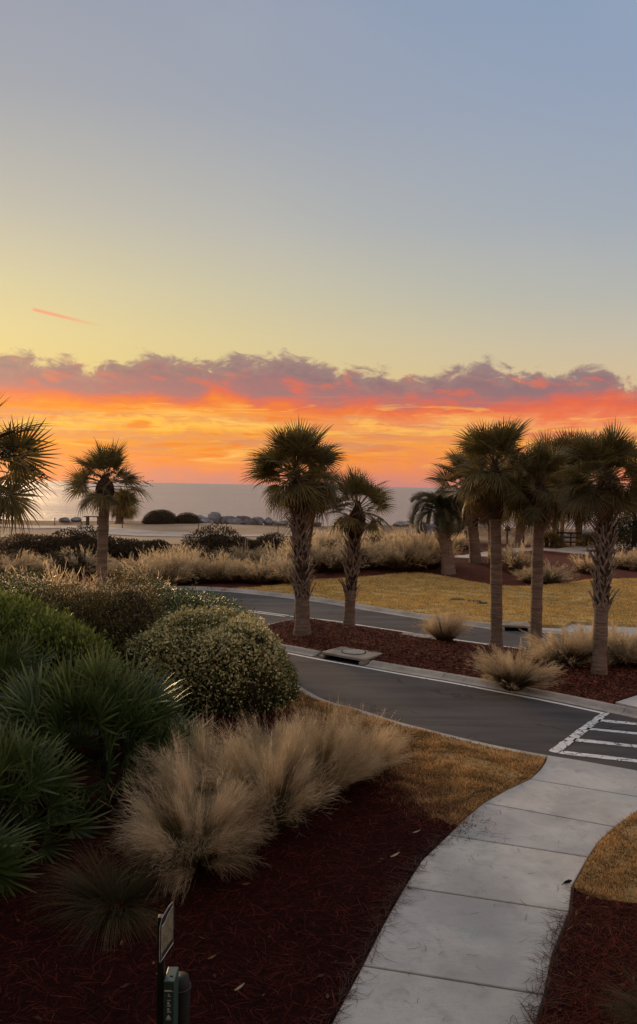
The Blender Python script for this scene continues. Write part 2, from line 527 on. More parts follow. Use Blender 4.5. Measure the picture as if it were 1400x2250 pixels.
M = {}
def make_materials():
    # dry coastal ground
    m, T = new_mat('dry_ground')
    co = obj_co(T)
    n1 = T.noise(co, 0.12, 6, 0.6); n2 = T.noise(co, 1.6, 6, 0.65); n3 = T.noise(co, 14.0, 4, 0.6)
    c = T.mix(T.smooth(n1, 0.35, 0.65), (0.19, 0.115, 0.065), (0.34, 0.235, 0.145))
    c = T.mix(T.m('MULTIPLY', T.smooth(n2, 0.4, 0.75), 0.6), c, (0.13, 0.085, 0.05))
    finish(T, c, 0.95, T.bump(n3, 0.6, 0.05), 0.1)
    M['ground'] = m
    # sand flats
    m, T = new_mat('pale_sand')
    co = obj_co(T)
    n1 = T.noise(co, 0.2, 6, 0.6); n2 = T.noise(co, 2.5, 6, 0.7)
    c = T.mix(T.smooth(n1, 0.3, 0.7), (0.33, 0.24, 0.16), (0.44, 0.335, 0.235))
    c = T.mix(T.m('MULTIPLY', T.smooth(n2, 0.5, 0.75), 0.55), c, (0.17, 0.12, 0.075))
    finish(T, c, 0.95, T.bump(n2, 0.4, 0.05), 0.1)
    M['sand'] = m
    # asphalt
    m, T = new_mat('asphalt')
    co = obj_co(T)
    mp = T.n('ShaderNodeMapping')
    mp.inputs['Rotation'].default_value = (0, 0, R(40)); mp.inputs['Scale'].default_value = (0.25, 1.6, 1)
    T.put(mp.inputs[0], co)
    n1 = T.noise(mp.outputs[0], 1.0, 5, 0.6); n2 = T.noise(co, 0.5, 5, 0.6); n3 = T.noise(co, 160.0, 2, 0.7)
    c = T.mix(T.smooth(n1, 0.3, 0.7), (0.046, 0.042, 0.045), (0.098, 0.089, 0.091))
    c = T.mix(T.m('MULTIPLY', T.smooth(n2, 0.45, 0.7), 0.35), c, (0.042, 0.038, 0.040))
    c = T.mix(T.m('MULTIPLY', T.smooth(n3, 0.52, 0.72), 0.5), c, (0.15, 0.14, 0.138))
    # thin wandering cracks
    vo = T.n('ShaderNodeTexVoronoi', feature='DISTANCE_TO_EDGE')
    wv = T.n('ShaderNodeVectorMath', operation='ADD')
    nz = T.n('ShaderNodeTexNoise'); nz.inputs['Scale'].default_value = 0.9; T.put(nz.inputs['Vector'], co)
    sc_ = T.n('ShaderNodeVectorMath', operation='SCALE'); T.put(sc_.inputs[0], nz.outputs['Color']); sc_.inputs['Scale'].default_value = 1.2
    T.put(wv.inputs[0], co); T.put(wv.inputs[1], sc_.outputs[0])
    T.put(vo.inputs['Vector'], wv.outputs[0]); vo.inputs['Scale'].default_value = 0.24
    cr = T.m('MULTIPLY', T.smooth(vo.outputs['Distance'], 0.0075, 0.002), T.smooth(n2, 0.40, 0.52))
    c = T.mix(T.m('MULTIPLY', cr, 0.8), c, (0.03, 0.028, 0.028))
    finish(T, c, T.lin(n2, 0.2, 0.8, 0.72, 0.9), T.bump(n3, 0.35, 0.006), 0.3)
    M['asphalt'] = m
    # concrete of the walk
    m, T = new_mat('walk_concrete')
    tc = T.n('ShaderNodeTexCoord'); co = tc.outputs['Object']
    oi = T.n('ShaderNodeObjectInfo')
    n1 = T.noise(co, 0.9, 6, 0.6, 0.4); n2 = T.noise(co, 4.0, 6, 0.65); n3 = T.noise(co, 60, 3, 0.6)
    c = T.mix(T.smooth(n1, 0.3, 0.7), (0.46, 0.45, 0.43), (0.69, 0.665, 0.625))
    c = T.mix(T.m('MULTIPLY', T.smooth(n2, 0.50, 0.70), 0.42), c, (0.34, 0.335, 0.335))
    mb_ = T.n('ShaderNodeMapping'); mb_.inputs['Rotation'].default_value = (0, 0, R(-22)); mb_.inputs['Scale'].default_value = (4.0, 130.0, 1.0); T.put(mb_.inputs[0], co)
    nb_ = T.noise(mb_.outputs[0], 1.0, 3, 0.6)
    c = T.mix(T.m('MULTIPLY', T.smooth(nb_, 0.45, 0.7), 0.3), c, (0.34, 0.33, 0.32))
    n4 = T.noise(co, 0.55, 3, 0.5)
    c = T.mix(T.m('MULTIPLY', T.smooth(n4, 0.52, 0.66), 0.55), c, (0.44, 0.49, 0.47))
    n5 = T.noise(co, 1.7, 5, 0.6, 1.2)
    c = T.mix(T.m('MULTIPLY', T.smooth(n5, 0.60, 0.74), 0.35), c, (0.72, 0.72, 0.74))
    c = T.mix(T.m('MULTIPLY', T.smooth(n5, 0.40, 0.26), 0.45), c, (0.27, 0.265, 0.27))
    c = T.mix(1.0, c, T.ramp(oi.outputs['Random'], [(0, (0.90, 0.91, 0.93)), (1, (1.06, 1.04, 1.0))]), 'MULTIPLY')
    c = T.mix(T.m('MULTIPLY', T.smooth(n3, 0.56, 0.74), 0.4), c, (0.22, 0.21, 0.205))
    finish(T, c, 0.85, T.bump(T.m('ADD', n2, T.m('MULTIPLY', n3, 0.6)), 0.25, 0.01), 0.25)
    M['walk'] = m
    m, T = new_mat('kerb_concrete')
    co = obj_co(T)
    oi = T.n('ShaderNodeObjectInfo')
    n1 = T.noise(co, 1.3, 6, 0.65); n2 = T.noise(co, 9.0, 6, 0.65); n3 = T.noise(co, 70, 3, 0.6)
    c = T.mix(T.smooth(n1, 0.3, 0.7), (0.33, 0.30, 0.265), (0.52, 0.48, 0.43))
    c = T.mix(T.m('MULTIPLY', T.smooth(n2, 0.52, 0.7), 0.5), c, (0.20, 0.19, 0.175))
    c = T.mix(1.0, c, T.ramp(oi.outputs['Random'], [(0, (0.86, 0.86, 0.88)), (1, (1.08, 1.06, 1.0))]), 'MULTIPLY')
    finish(T, c, 0.9, T.bump(T.m('ADD', n2, n3), 0.3, 0.01), 0.2)
    M['kerb'] = m
    M['path'] = simple('path_concrete', (0.56, 0.50, 0.43), 0.9, 0.15, 0.6, 0.2)
    M['greypath'] = simple('grey_path', (0.40, 0.365, 0.345), 0.9, 0.2, 0.4, 0.2)
    # road paint, worn and cracked
    def paint(name, wear, cs):
        m, T = new_mat(name)
        co = obj_co(T)
        n1 = T.noise(co, 3.0, 6, 0.7); n2 = T.noise(co, 18.0, 5, 0.7)
        vo = T.n('ShaderNodeTexVoronoi', feature='DISTANCE_TO_EDGE'); vo.inputs['Scale'].default_value = cs
        nz = T.n('ShaderNodeTexNoise'); nz.inputs['Scale'].default_value = 3.0; T.put(nz.inputs['Vector'], co)
        s_ = T.n('ShaderNodeVectorMath', operation='SCALE'); T.put(s_.inputs[0], nz.outputs['Color']); s_.inputs['Scale'].default_value = 0.5
        a_ = T.n('ShaderNodeVectorMath', operation='ADD'); T.put(a_.inputs[0], co); T.put(a_.inputs[1], s_.outputs[0])
        T.put(vo.inputs['Vector'], a_.outputs[0])
        crack = T.m('MULTIPLY', T.smooth(vo.outputs['Distance'], 0.055, 0.02), T.smooth(n1, 0.38 + wear, 0.52 + wear))
        gone = T.m('MAXIMUM', crack, T.m('MULTIPLY', T.smooth(n2, 0.60 + wear, 0.68 + wear), 0.9))
        c = T.mix(T.smooth(n1, 0.3, 0.7), (0.72, 0.71, 0.69), (0.86, 0.85, 0.83))
        c = T.mix(gone, c, (0.075, 0.072, 0.072))
        finish(T, c, 0.7, T.bump(gone, 0.4, -0.004), 0.3)
        return m
    M['paint'] = paint('worn_road_paint', 0.0, 4.5)
    M['line'] = paint('road_line_paint', 0.17, 3.0)
    # lawn
    def lawn(name, a, b, d, sc1, green):
        m, T = new_mat(name)
        co = obj_co(T)
        n1 = T.noise(co, sc1, 6, 0.65); n2 = T.noise(co, sc1 * 9, 5, 0.7); n3 = T.noise(co, sc1 * 0.3, 4, 0.5)
        c = T.mix(T.smooth(n1, 0.32, 0.68), a, b)
        c = T.mix(T.m('MULTIPLY', T.smooth(n2, 0.48, 0.72), 0.75), c, d)
        c = T.mix(T.m('MULTIPLY', T.smooth(n3, 0.5, 0.7), 0.6), c, green)
        finish(T, c, 0.95, T.bump(T.m('ADD', n2, n1), 0.8, 0.05), 0.1)
        return m
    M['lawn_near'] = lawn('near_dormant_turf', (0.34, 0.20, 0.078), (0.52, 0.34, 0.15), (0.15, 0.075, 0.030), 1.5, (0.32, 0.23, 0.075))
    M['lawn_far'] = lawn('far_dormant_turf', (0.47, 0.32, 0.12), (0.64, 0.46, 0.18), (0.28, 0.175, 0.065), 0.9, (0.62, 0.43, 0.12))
    # mulch
    def mulch(name, a, b, sc1):
        m, T = new_mat(name)
        co = obj_co(T)
        n1 = T.noise(co, sc1, 6, 0.7); n2 = T.noise(co, sc1 * 12, 5, 0.75, 1.0); n3 = T.noise(co, sc1 * 0.25, 3, 0.5)
        c = T.mix(T.smooth(n2, 0.35, 0.7), a, b)
        c = T.mix(T.m('MULTIPLY', T.smooth(n1, 0.45, 0.7), 0.5), c, tuple(v * 0.5 for v in a))
        finish(T, c, 0.95, T.bump(T.m('ADD', n2, n1), 1.0, 0.04), 0.1)
        return m
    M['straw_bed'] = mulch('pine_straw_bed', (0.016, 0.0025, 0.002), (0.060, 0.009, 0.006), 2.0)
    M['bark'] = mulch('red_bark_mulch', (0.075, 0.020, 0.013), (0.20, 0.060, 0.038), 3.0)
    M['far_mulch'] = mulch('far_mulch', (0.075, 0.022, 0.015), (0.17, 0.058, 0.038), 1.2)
    # water
    m, T = new_mat('sea_water')
    co = obj_co(T)
    mp = T.n('ShaderNodeMapping'); mp.inputs['Scale'].default_value = (0.06, 0.16, 1); T.put(mp.inputs[0], co)
    n1 = T.noise(mp.outputs[0], 1.0, 6, 0.65); n2 = T.noise(co, 0.5, 5, 0.65)
    mp2 = T.n('ShaderNodeMapping'); mp2.inputs['Scale'].default_value = (0.0016, 0.009, 1); T.put(mp2.inputs[0], co)
    n3 = T.noise(mp2.outputs[0], 1.0, 4, 0.5)
    nm = T.bump(T.m('ADD', n1, T.m('MULTIPLY', n2, 0.4)), 1.0, 3.2)
    b = T.n('ShaderNodeBsdfPrincipled')
    b.inputs['Base Color'].default_value = (0.52, 0.445, 0.415, 1)
    T.put(b.inputs['Roughness'], T.lin(n3, 0.35, 0.65, 0.48, 0.62))
    b.inputs['Specular IOR Level'].default_value = 0.10
    b.inputs['IOR'].default_value = 1.33
    T.put(b.inputs['Normal'], nm)
    o = T.n('ShaderNodeOutputMaterial'); T.put(o.inputs[0], b.outputs[0])
    M['sea'] = m
    # palms
    M['frond'] = leafy('palm_leaf', [(0.0, (0.22, 0.15, 0.068)), (0.3, (0.132, 0.112, 0.040)), (0.75, (0.158, 0.128, 0.044)), (1.0, (0.32, 0.21, 0.09))], 0.5, 0.38, 0.3, 0.45)
    M['dead_frond'] = leafy('dead_palm_leaf', [(0.0, (0.12, 0.07, 0.045)), (1.0, (0.17, 0.10, 0.06))], 0.8, 0.2, 0.1, 0.35)
    M['palmetto'] = leafy('palmetto_leaf', [(0.0, (0.095, 0.13, 0.038)), (0.4, (0.052, 0.095, 0.026)), (1.0, (0.145, 0.19, 0.066))], 0.38, 0.22, 0.5, 0.45)
    M['pindo'] = leafy('pindo_leaf', [(0.0, (0.11, 0.10, 0.055)), (1.0, (0.12, 0.115, 0.06))], 0.6, 0.3, 0.3, 0.35)
    M['agave'] = leafy('strap_leaf', [(0.0, (0.07, 0.10, 0.06)), (1.0, (0.13, 0.17, 0.12))], 0.4, 0.15, 0.5, 0.3)
    m, T = new_mat('palm_trunk')
    tc = T.n('ShaderNodeTexCoord'); co = tc.outputs['Object']
    sp = T.n('ShaderNodeSeparateXYZ'); T.put(sp.inputs[0], co)
    mp = T.n('ShaderNodeMapping'); mp.inputs['Scale'].default_value = (2.0, 2.0, 14.0); T.put(mp.inputs[0], co)
    n1 = T.noise(mp.outputs[0], 1.0, 5, 0.6, 0.6); n2 = T.noise(co, 30, 4, 0.6); n3 = T.noise(co, 1.4, 4, 0.6)
    c = T.mix(T.smooth(n1, 0.35, 0.65), (0.17, 0.118, 0.085), (0.29, 0.21, 0.16))
    c = T.mix(T.m('MULTIPLY', T.smooth(n3, 0.5, 0.7), 0.5), c, (0.15, 0.14, 0.095))
    c = T.mix(T.m('MULTIPLY', T.smooth(n2, 0.55, 0.75), 0.4), c, (0.055, 0.038, 0.03))
    finish(T, c, 0.9, T.bump(T.m('ADD', T.m('MULTIPLY', n1, 2.0), n2), 0.9, 0.03), 0.15)
    M['trunk'] = m
    M['boot'] = simple('leaf_base', (0.31, 0.24, 0.19), 0.85, 0.35, 7.0, 0.15, 0.01)
    M['neck'] = simple('fibre_neck', (0.070, 0.045, 0.032), 0.95, 0.5, 12.0, 0.05, 0.03)
    M['fruit'] = simple('palm_fruit', (0.03, 0.018, 0.014), 0.6, 0.3, 12.0, 0.3)
    # ornamental grass
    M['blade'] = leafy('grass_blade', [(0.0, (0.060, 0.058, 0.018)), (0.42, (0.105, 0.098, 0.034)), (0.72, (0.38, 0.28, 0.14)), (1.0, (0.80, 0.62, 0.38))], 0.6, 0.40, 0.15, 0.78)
    M['plume'] = leafy('grass_plume', [(0.0, (0.56, 0.43, 0.27)), (1.0, (0.86, 0.71, 0.49))], 0.8, 0.5, 0.05, 0.72)
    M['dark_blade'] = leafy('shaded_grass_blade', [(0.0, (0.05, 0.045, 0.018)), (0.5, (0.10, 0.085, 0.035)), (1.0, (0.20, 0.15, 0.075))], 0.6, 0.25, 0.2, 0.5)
    M['fblade'] = leafy('far_grass_blade', [(0.0, (0.065, 0.042, 0.020)), (0.5, (0.15, 0.105, 0.052)), (1.0, (0.66, 0.52, 0.32))], 0.6, 0.35, 0.2, 0.45)
    M['fplume'] = leafy('far_grass_plume', [(0.0, (0.50, 0.38, 0.23)), (1.0, (0.86, 0.72, 0.50))], 0.8, 0.5, 0.05, 0.6)
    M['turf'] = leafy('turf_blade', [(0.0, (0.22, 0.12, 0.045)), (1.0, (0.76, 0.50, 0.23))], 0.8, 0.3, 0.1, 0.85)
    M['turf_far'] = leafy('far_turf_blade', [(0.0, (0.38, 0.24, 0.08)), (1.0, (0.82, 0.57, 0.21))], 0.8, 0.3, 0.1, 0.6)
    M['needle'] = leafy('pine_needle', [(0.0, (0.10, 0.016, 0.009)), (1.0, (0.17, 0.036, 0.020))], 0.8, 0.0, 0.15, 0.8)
    M['drop_needle'] = leafy('dropped_needle', [(0.0, (0.09, 0.05, 0.04)), (1.0, (0.13, 0.075, 0.06))], 0.8, 0.0, 0.1, 0.6)
    M['chip'] = leafy('bark_chip', [(0.0, (0.14, 0.038, 0.023)), (1.0, (0.21, 0.072, 0.045))], 0.85, 0.0, 0.2, 0.75)
    M['litter'] = leafy('leaf_fleck', [(0.0, (0.10, 0.035, 0.015)), (1.0, (0.24, 0.14, 0.07))], 0.8, 0.0, 0.1, 0.7)
    # shrubs
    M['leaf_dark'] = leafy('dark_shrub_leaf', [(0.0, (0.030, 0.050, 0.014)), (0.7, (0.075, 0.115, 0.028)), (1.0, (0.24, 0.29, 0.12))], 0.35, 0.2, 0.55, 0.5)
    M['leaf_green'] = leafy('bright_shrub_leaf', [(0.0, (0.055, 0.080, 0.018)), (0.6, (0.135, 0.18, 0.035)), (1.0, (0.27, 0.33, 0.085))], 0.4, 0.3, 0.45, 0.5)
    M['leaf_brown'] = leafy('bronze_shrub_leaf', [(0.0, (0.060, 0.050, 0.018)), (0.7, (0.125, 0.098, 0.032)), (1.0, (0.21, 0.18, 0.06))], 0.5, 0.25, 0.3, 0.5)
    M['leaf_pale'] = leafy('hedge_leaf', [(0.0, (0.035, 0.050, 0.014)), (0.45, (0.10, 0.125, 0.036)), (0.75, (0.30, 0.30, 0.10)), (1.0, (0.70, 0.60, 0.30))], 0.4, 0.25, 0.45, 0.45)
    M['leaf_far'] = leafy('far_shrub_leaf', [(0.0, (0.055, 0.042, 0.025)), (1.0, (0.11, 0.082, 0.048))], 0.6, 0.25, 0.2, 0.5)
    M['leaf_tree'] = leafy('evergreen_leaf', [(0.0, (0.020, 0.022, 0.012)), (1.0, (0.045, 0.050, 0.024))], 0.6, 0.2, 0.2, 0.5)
    M['blossom'] = leafy('pale_blossom', [(0.0, (0.60, 0.56, 0.24)), (1.0, (0.82, 0.74, 0.48))], 0.7, 0.3, 0.1, 0.3)
    M['twig'] = simple('twig', (0.035, 0.026, 0.016), 0.95, 0.4, 8.0, 0.05)
    # hard things
    M['rock'] = simple('granite_rock', (0.23, 0.225, 0.235), 0.9, 0.35, 0.9, 0.2, 0.06)
    M['wood'] = simple('weathered_wood', (0.11, 0.085, 0.068), 0.9, 0.35, 5.0, 0.1, 0.01)
    M['darkmetal'] = simple('dark_metal', (0.02, 0.021, 0.022), 0.5, 0.3, 8.0, 0.4)
    M['slab'] = simple('inlet_slab', (0.33, 0.29, 0.24), 0.9, 0.28, 2.2, 0.2, 0.012)
    M['iron'] = simple('manhole_iron', (0.40, 0.38, 0.35), 0.75, 0.3, 7.0, 0.3, 0.006)
    M['void'] = simple('inlet_void', (0.012, 0.011, 0.011), 0.95, 0.3, 3.0, 0.05)
    M['green_plastic'] = simple('green_enamel', (0.035, 0.085, 0.075), 0.38, 0.15, 10.0, 0.5)
    M['green_post'] = simple('green_post', (0.012, 0.022, 0.018), 0.5, 0.2, 10.0, 0.4)
    M['white_mark'] = simple('white_print', (0.62, 0.64, 0.62), 0.6, 0.1, 20.0, 0.2)
    M['sign_rim'] = simple('sign_rim', (0.36, 0.33, 0.31), 0.5, 0.2, 15.0, 0.4)
    M['sign_black'] = simple('sign_black', (0.012, 0.012, 0.012), 0.5, 0.2, 15.0, 0.3)
    m, T = new_mat('sign_picture')
    co = obj_co(T)
    n1 = T.noise(co, 22, 5, 0.7, 0.8); n2 = T.noise(co, 70, 4, 0.7)
    c = T.mix(T.smooth(n1, 0.35, 0.65), (0.10, 0.115, 0.045), (0.33, 0.29, 0.20))
    c = T.mix(T.m('MULTIPLY', T.smooth(n2, 0.52, 0.68), 0.6), c, (0.05, 0.055, 0.03))
    finish(T, c, 0.5, None, 0.4)
    M['sign_picture'] = m
    M['cone'] = simple('seed_pod', (0.015, 0.012, 0.010), 0.8, 0.3, 30.0, 0.2)
    M['fallen'] = simple('dry_leaf', (0.42, 0.34, 0.24), 0.8, 0.25, 20.0, 0.1)
make_materials()

# ================================================================== SETTING
def xy(px, py, dz=0.0):
    p = at(px, py, dz=dz)
    return Vector((p.x, p.y))

def build_ground():
    xs = np.unique(np.concatenate([np.linspace(-700, -60, 33), np.arange(-60, 60.1, 1.0), np.linspace(60, 700, 33)]))
    ys = np.unique(np.concatenate([np.linspace(-400, -10, 20), np.arange(-10, 118.1, 1.0)]))
    X, Y = np.meshgrid(xs, ys)
    Z = terrain(X, Y) - 0.012
    V = np.stack([X, Y, Z], -1).reshape(-1, 3)
    nx, ny = len(xs), len(ys)
    i = (np.arange(ny - 1)[:, None] * nx + np.arange(nx - 1)[None, :]).ravel()
    q = np.stack([i, i + 1, i + 1 + nx, i + nx], -1)
    o = add('ground', mesh_np('ground', V, quads=q, mat=M['ground'], smooth=True))
    tag(o, 'dry sandy coastal ground between the road and the sea', 'ground', kind='structure')
    ys = np.concatenate([np.arange(84, 400, 4.0), np.geomspace(400, 40000, 60)])
    xs = np.concatenate([-np.geomspace(40000, 20, 40), np.linspace(-16, 16, 9), np.geomspace(20, 40000, 40)])
    X, Y = np.meshgrid(xs, ys)
    V = np.stack([X, Y, np.full_like(X, -2.2)], -1).reshape(-1, 3)
    nx, ny = len(xs), len(ys)
    i = (np.arange(ny - 1)[:, None] * nx + np.arange(nx - 1)[None, :]).ravel()
    q = np.stack([i, i + 1, i + 1 + nx, i + nx], -1)
    o = add('sea', mesh_np('sea', V, quads=q, mat=M['sea'], smooth=True))
    tag(o, 'calm grey sea reaching the horizon under the sunset', 'sea', kind='structure')
build_ground()

# --- outlines, all as ground points ------------------------------------------------
far_edge = [Vector((-22, 25.0)), Vector((-15, 30.2)), Vector((-10, 32.9))] + [xy(*p) for p in
            ((370, 1296), (500, 1301), (640, 1316), (720, 1327), (800, 1341), (880, 1354), (960, 1367), (1040, 1378), (1100, 1386))] + \
           [Vector((6.8, 25.0)), Vector((8.6, 24.2)), Vector((11.0, 23.4)), Vector((16, 22.0))]
far_edge = spline(far_edge, 6)
near_edge = [Vector((-20, 18.5)), Vector((-13, 22.6)), Vector((-8.5, 24.6)), Vector((-5.0, 24.6)), Vector((-2.6, 22.2)), Vector((-1.2, 19.6))] + \
            [xy(*p) for p in ((700, 1533), (790, 1560), (870, 1586), (960, 1609), (1050, 1631), (1130, 1648), (1203, 1661), (1300, 1677), (1400, 1695))]
d_ = (near_edge[-1] - near_edge[-2]).normalized()
near_edge += [near_edge[-1] + d_ * 2, near_edge[-1] + d_ * 6]
near_edge = spline(near_edge, 6)
# island (median): near side then far side
isl_near = [xy(*p) for p in ((543, 1397), (556, 1410), (590, 1424), (640, 1434), (700, 1446), (800, 1464), (900, 1482), (1000, 1499), (1100, 1518), (1200, 1537), (1300, 1558), (1400, 1580))]
d_ = (isl_near[-1] - isl_near[-2]).normalized()
isl_near += [isl_near[-1] + d_ * 2.0]
isl_far = [xy(*p) for p in ((543, 1394), (556, 1384), (590, 1374), (630, 1366), (680, 1362), (740, 1370), (800, 1379), (880, 1391), (960, 1404), (1040, 1416), (1120, 1426), (1200, 1436))]
isl_far += [isl_far[-1] + Vector((2.0, -0.75)), isl_far[-1] + Vector((5.5, -2.2))]
isl_near = spline(isl_near, 5)
isl_far = spline(isl_far, 5)

def sheet_between(name, a, b, mat, z):
    """flat sheet between two polylines"""
    V = [(p.x, p.y, z) for p in a] + [(p.x, p.y, z) for p in reversed(b)]
    n = len(a)
    pts = [Vector(v[:2]) for v in V]
    vs, es, fs, *_ = delaunay_2d_cdt(pts, [(i, (i + 1) % len(pts)) for i in range(len(pts))], [list(range(len(pts)))], 1, 1e-5)
    F = []
    for f in fs:
        A, B, C = [vs[i] for i in f[:3]]
        F.append(list(f) if (B - A).cross(C - A) > 0 else list(f)[::-1])
    return add(name, mesh_py(name, [(v.x, v.y, z) for v in vs], F, mat))

road = sheet_between('road', far_edge, near_edge, M['asphalt'], 0.004)
tag(road, 'dark grey asphalt road splitting round the mulched island', 'road', kind='structure')

def strip_mesh(line, w, z, o0=0.0):
    a = offset(line, o0 - w / 2); b = offset(line, o0 + w / 2)
    V = [(p.x, p.y, z) for p in a] + [(p.x, p.y, z) for p in b]
    n = len(a)
    return V, [[i, i + 1, n + i + 1, n + i] for i in range(n - 1)]

def road_line(name, line, w, o0, label, mat='line'):
    V, F = strip_mesh(line, w, 0.009, o0)
    F = [f[::-1] for f in F] if False else F
    o = add(name, mesh_py(name, V, F, M[mat]), road)
    o['label'] = label
    return o

def kerb_run(parent, line, side, prof, seg=2.4, gap=0.012, mat='kerb'):
    """a run of cast kerb pieces along a polyline; side +1 = the kerb lies left of the line"""
    fine = resample(line, 0.3)
    per = max(1, int(round(seg / 0.3)))
    i = 0
    while i < len(fine) - 1:
        part = fine[i:i + per + 1]
        if len(part) < 2: break
        part = [p.copy() for p in part]
        t0 = (part[1] - part[0]).normalized(); t1 = (part[-1] - part[-2]).normalized()
        part[0] += t0 * gap / 2; part[-1] -= t1 * gap / 2
        V, F = [], []
        m = len(prof)
        for (w, z) in prof:
            for p in offset(part, side * w): V.append((p.x, p.y, float(z)))
        k = len(part)
        for a in range(m - 1):
            for j in range(k - 1):
                f = [a * k + j, a * k + j + 1, (a + 1) * k + j + 1, (a + 1) * k + j]
                F.append(f if side > 0 else f[::-1])
        for j in (0, k - 1):
            f = [a * k + j for a in range(m)]
            F.append(f if (j == 0) == (side > 0) else f[::-1])
        add('kerb_stone', mesh_py('kerb_stone', V, F, M[mat]), parent)
        i += per

# far kerb
kf = tag(empty('kerb', (0, 0, 0)), 'pale concrete kerb along the far side of the road below the lawn', 'kerb', kind='structure')
PROF = [(0, -0.05), (0, 0.014), (0.20, 0.022), (0.30, 0.085), (0.36, 0.115), (0.46, 0.118), (0.46, -0.05)]
inlet_a, inlet_b = xy(1096, 1385), xy(1170, 1392)
fe1 = [p for p in far_edge if p.x < inlet_a.x - 0.05]
fe2 = [p for p in far_edge if p.x > inlet_b.x + 0.25]
kerb_run(kf, fe1, 1, PROF, 3.0)
kerb_run(kf, fe2, 1, [(0, -0.05), (0, 0.014), (0.2, 0.02), (0.45, 0.03), (0.45, -0.05)], 3.0)
# island kerb
ki = tag(empty('kerb', (0, 0, 0)), 'grey concrete kerb ring round the mulched palm island', 'kerb', kind='structure')
PROFI = [(0, -0.05), (0, 0.013), (0.17, 0.02), (0.26, 0.07), (0.30, 0.088), (0.40, 0.09), (0.40, -0.05)]
in2a, in2b = xy(700, 1446), xy(795, 1463)
kerb_run(ki, [p for p in isl_near if p.x < in2a.x], 1, PROFI, 2.2)
kerb_run(ki, [p for p in isl_near if p.x > in2b.x], 1, PROFI, 2.2)
PROFF = [(0, -0.05), (0, 0.013), (0.08, 0.02), (0.14, 0.07), (0.17, 0.088), (0.24, 0.09), (0.24, -0.05)]
kerb_run(ki, isl_far, -1, PROFF, 2.2)
# near kerb: a thin flush edge
kn = tag(empty('kerb', (0, 0, 0)), 'thin flush concrete edge between near lawn and road', 'kerb', kind='structure')
kerb_run(kn, near_edge, -1, [(0, -0.05), (0, 0.014), (0.16, 0.03), (0.22, 0.035), (0.22, -0.05)], 3.0)

# road lines
dl = spline([Vector((-13.5, 27.6)), Vector((-8.0, 29.3))] + [xy(*p) for p in ((445, 1333), (500, 1338), (560, 1345), (630, 1354))], 6)
road_line('edge_line', dl, 0.11, -0.1, 'nearer stripe of the double white line left of the island')
road_line('edge_line', dl, 0.11, 0.14, 'farther stripe of the double white line left of the island')
fl_ = spline([xy(*p) for p in ((634, 1355), (690, 1361), (740, 1367), (800, 1377), (880, 1389), (960, 1402), (1040, 1413), (1120, 1424), (1200, 1434))] + [isl_far[-1] + Vector((0.1, 0.3))], 5)
road_line('edge_line', fl_, 0.11, 0.10, 'white edge line along the far side of the island')
nl_ = [p for p in isl_near if p.x > xy(582, 1421).x and p.x < xy(1335, 1565).x]
road_line('edge_line', nl_, 0.11, -0.13, 'white edge line along the near side of the island')

# crosswalk
def mark(name, pts, label=None, z=0.0095):
    P = [xy(*p) for p in pts]
    # subdivide a little along the first edge so that edges wobble
    o = add(name, mesh_py(name, [(p.x, p.y, z) for p in P], [list(range(len(P)))], M['paint']), road)
    if label: o['label'] = label
    return o
def rough_bar(name, a0, a1, b0, b1, label, n=26, seed=0):
    """a bar of road paint with chipped edges; a0-a1 and b0-b1 are its two long edges (pixels)"""
    rnd = random.Random(seed)
    A0, A1, B0, B1 = xy(*a0), xy(*a1), xy(*b0), xy(*b1)
    V = []
    for k in range(n + 1):
        t = k / n
        p, q = A0.lerp(A1, t), B0.lerp(B1, t)
        j = (q - p)
        p = p + j * rnd.uniform(-0.05, 0.07); q = q - j * rnd.uniform(-0.05, 0.07)
        V += [(p.x, p.y, 0.0095), (q.x, q.y, 0.0095)]
    F = [[2 * k, 2 * k + 1, 2 * k + 3, 2 * k + 2] for k in range(n)]
    # face up
    a, b, c = [Vector(V[i]) for i in F[0][:3]]
    if (b - a).cross(c - a).z < 0: F = [f[::-1] for f in F]
    o = add(name, mesh_py(name, V, F, M['paint']), road)
    o['label'] = label
rough_bar('crossing_bar', (1322, 1566), (1204, 1651), (1341, 1567), (1228, 1657), 'broad cracked white bar bounding the crossing', seed=1)
for k, (l0, l1, r0, r1) in enumerate([((1318, 1581), (1312, 1586), (1420, 1591), (1420, 1596)), ((1292, 1600), (1286, 1604), (1420, 1612), (1420, 1617)),
                                      ((1264, 1623), (1258, 1629), (1420, 1640), (1420, 1646)), ((1232, 1650), (1226, 1657), (1420, 1672), (1420, 1679))]):
    def ext(p, q, f=0.9): return (p[0] + (q[0] - p[0]) * (1 + f), p[1] + (q[1] - p[1]) * (1 + f))
    rough_bar('crossing_stripe', l0, ext(l0, r0), l1, ext(l1, r1), ['farthest', 'second farthest', 'second nearest', 'nearest, badly worn'][k] + ' white crossing stripe', seed=k + 5)

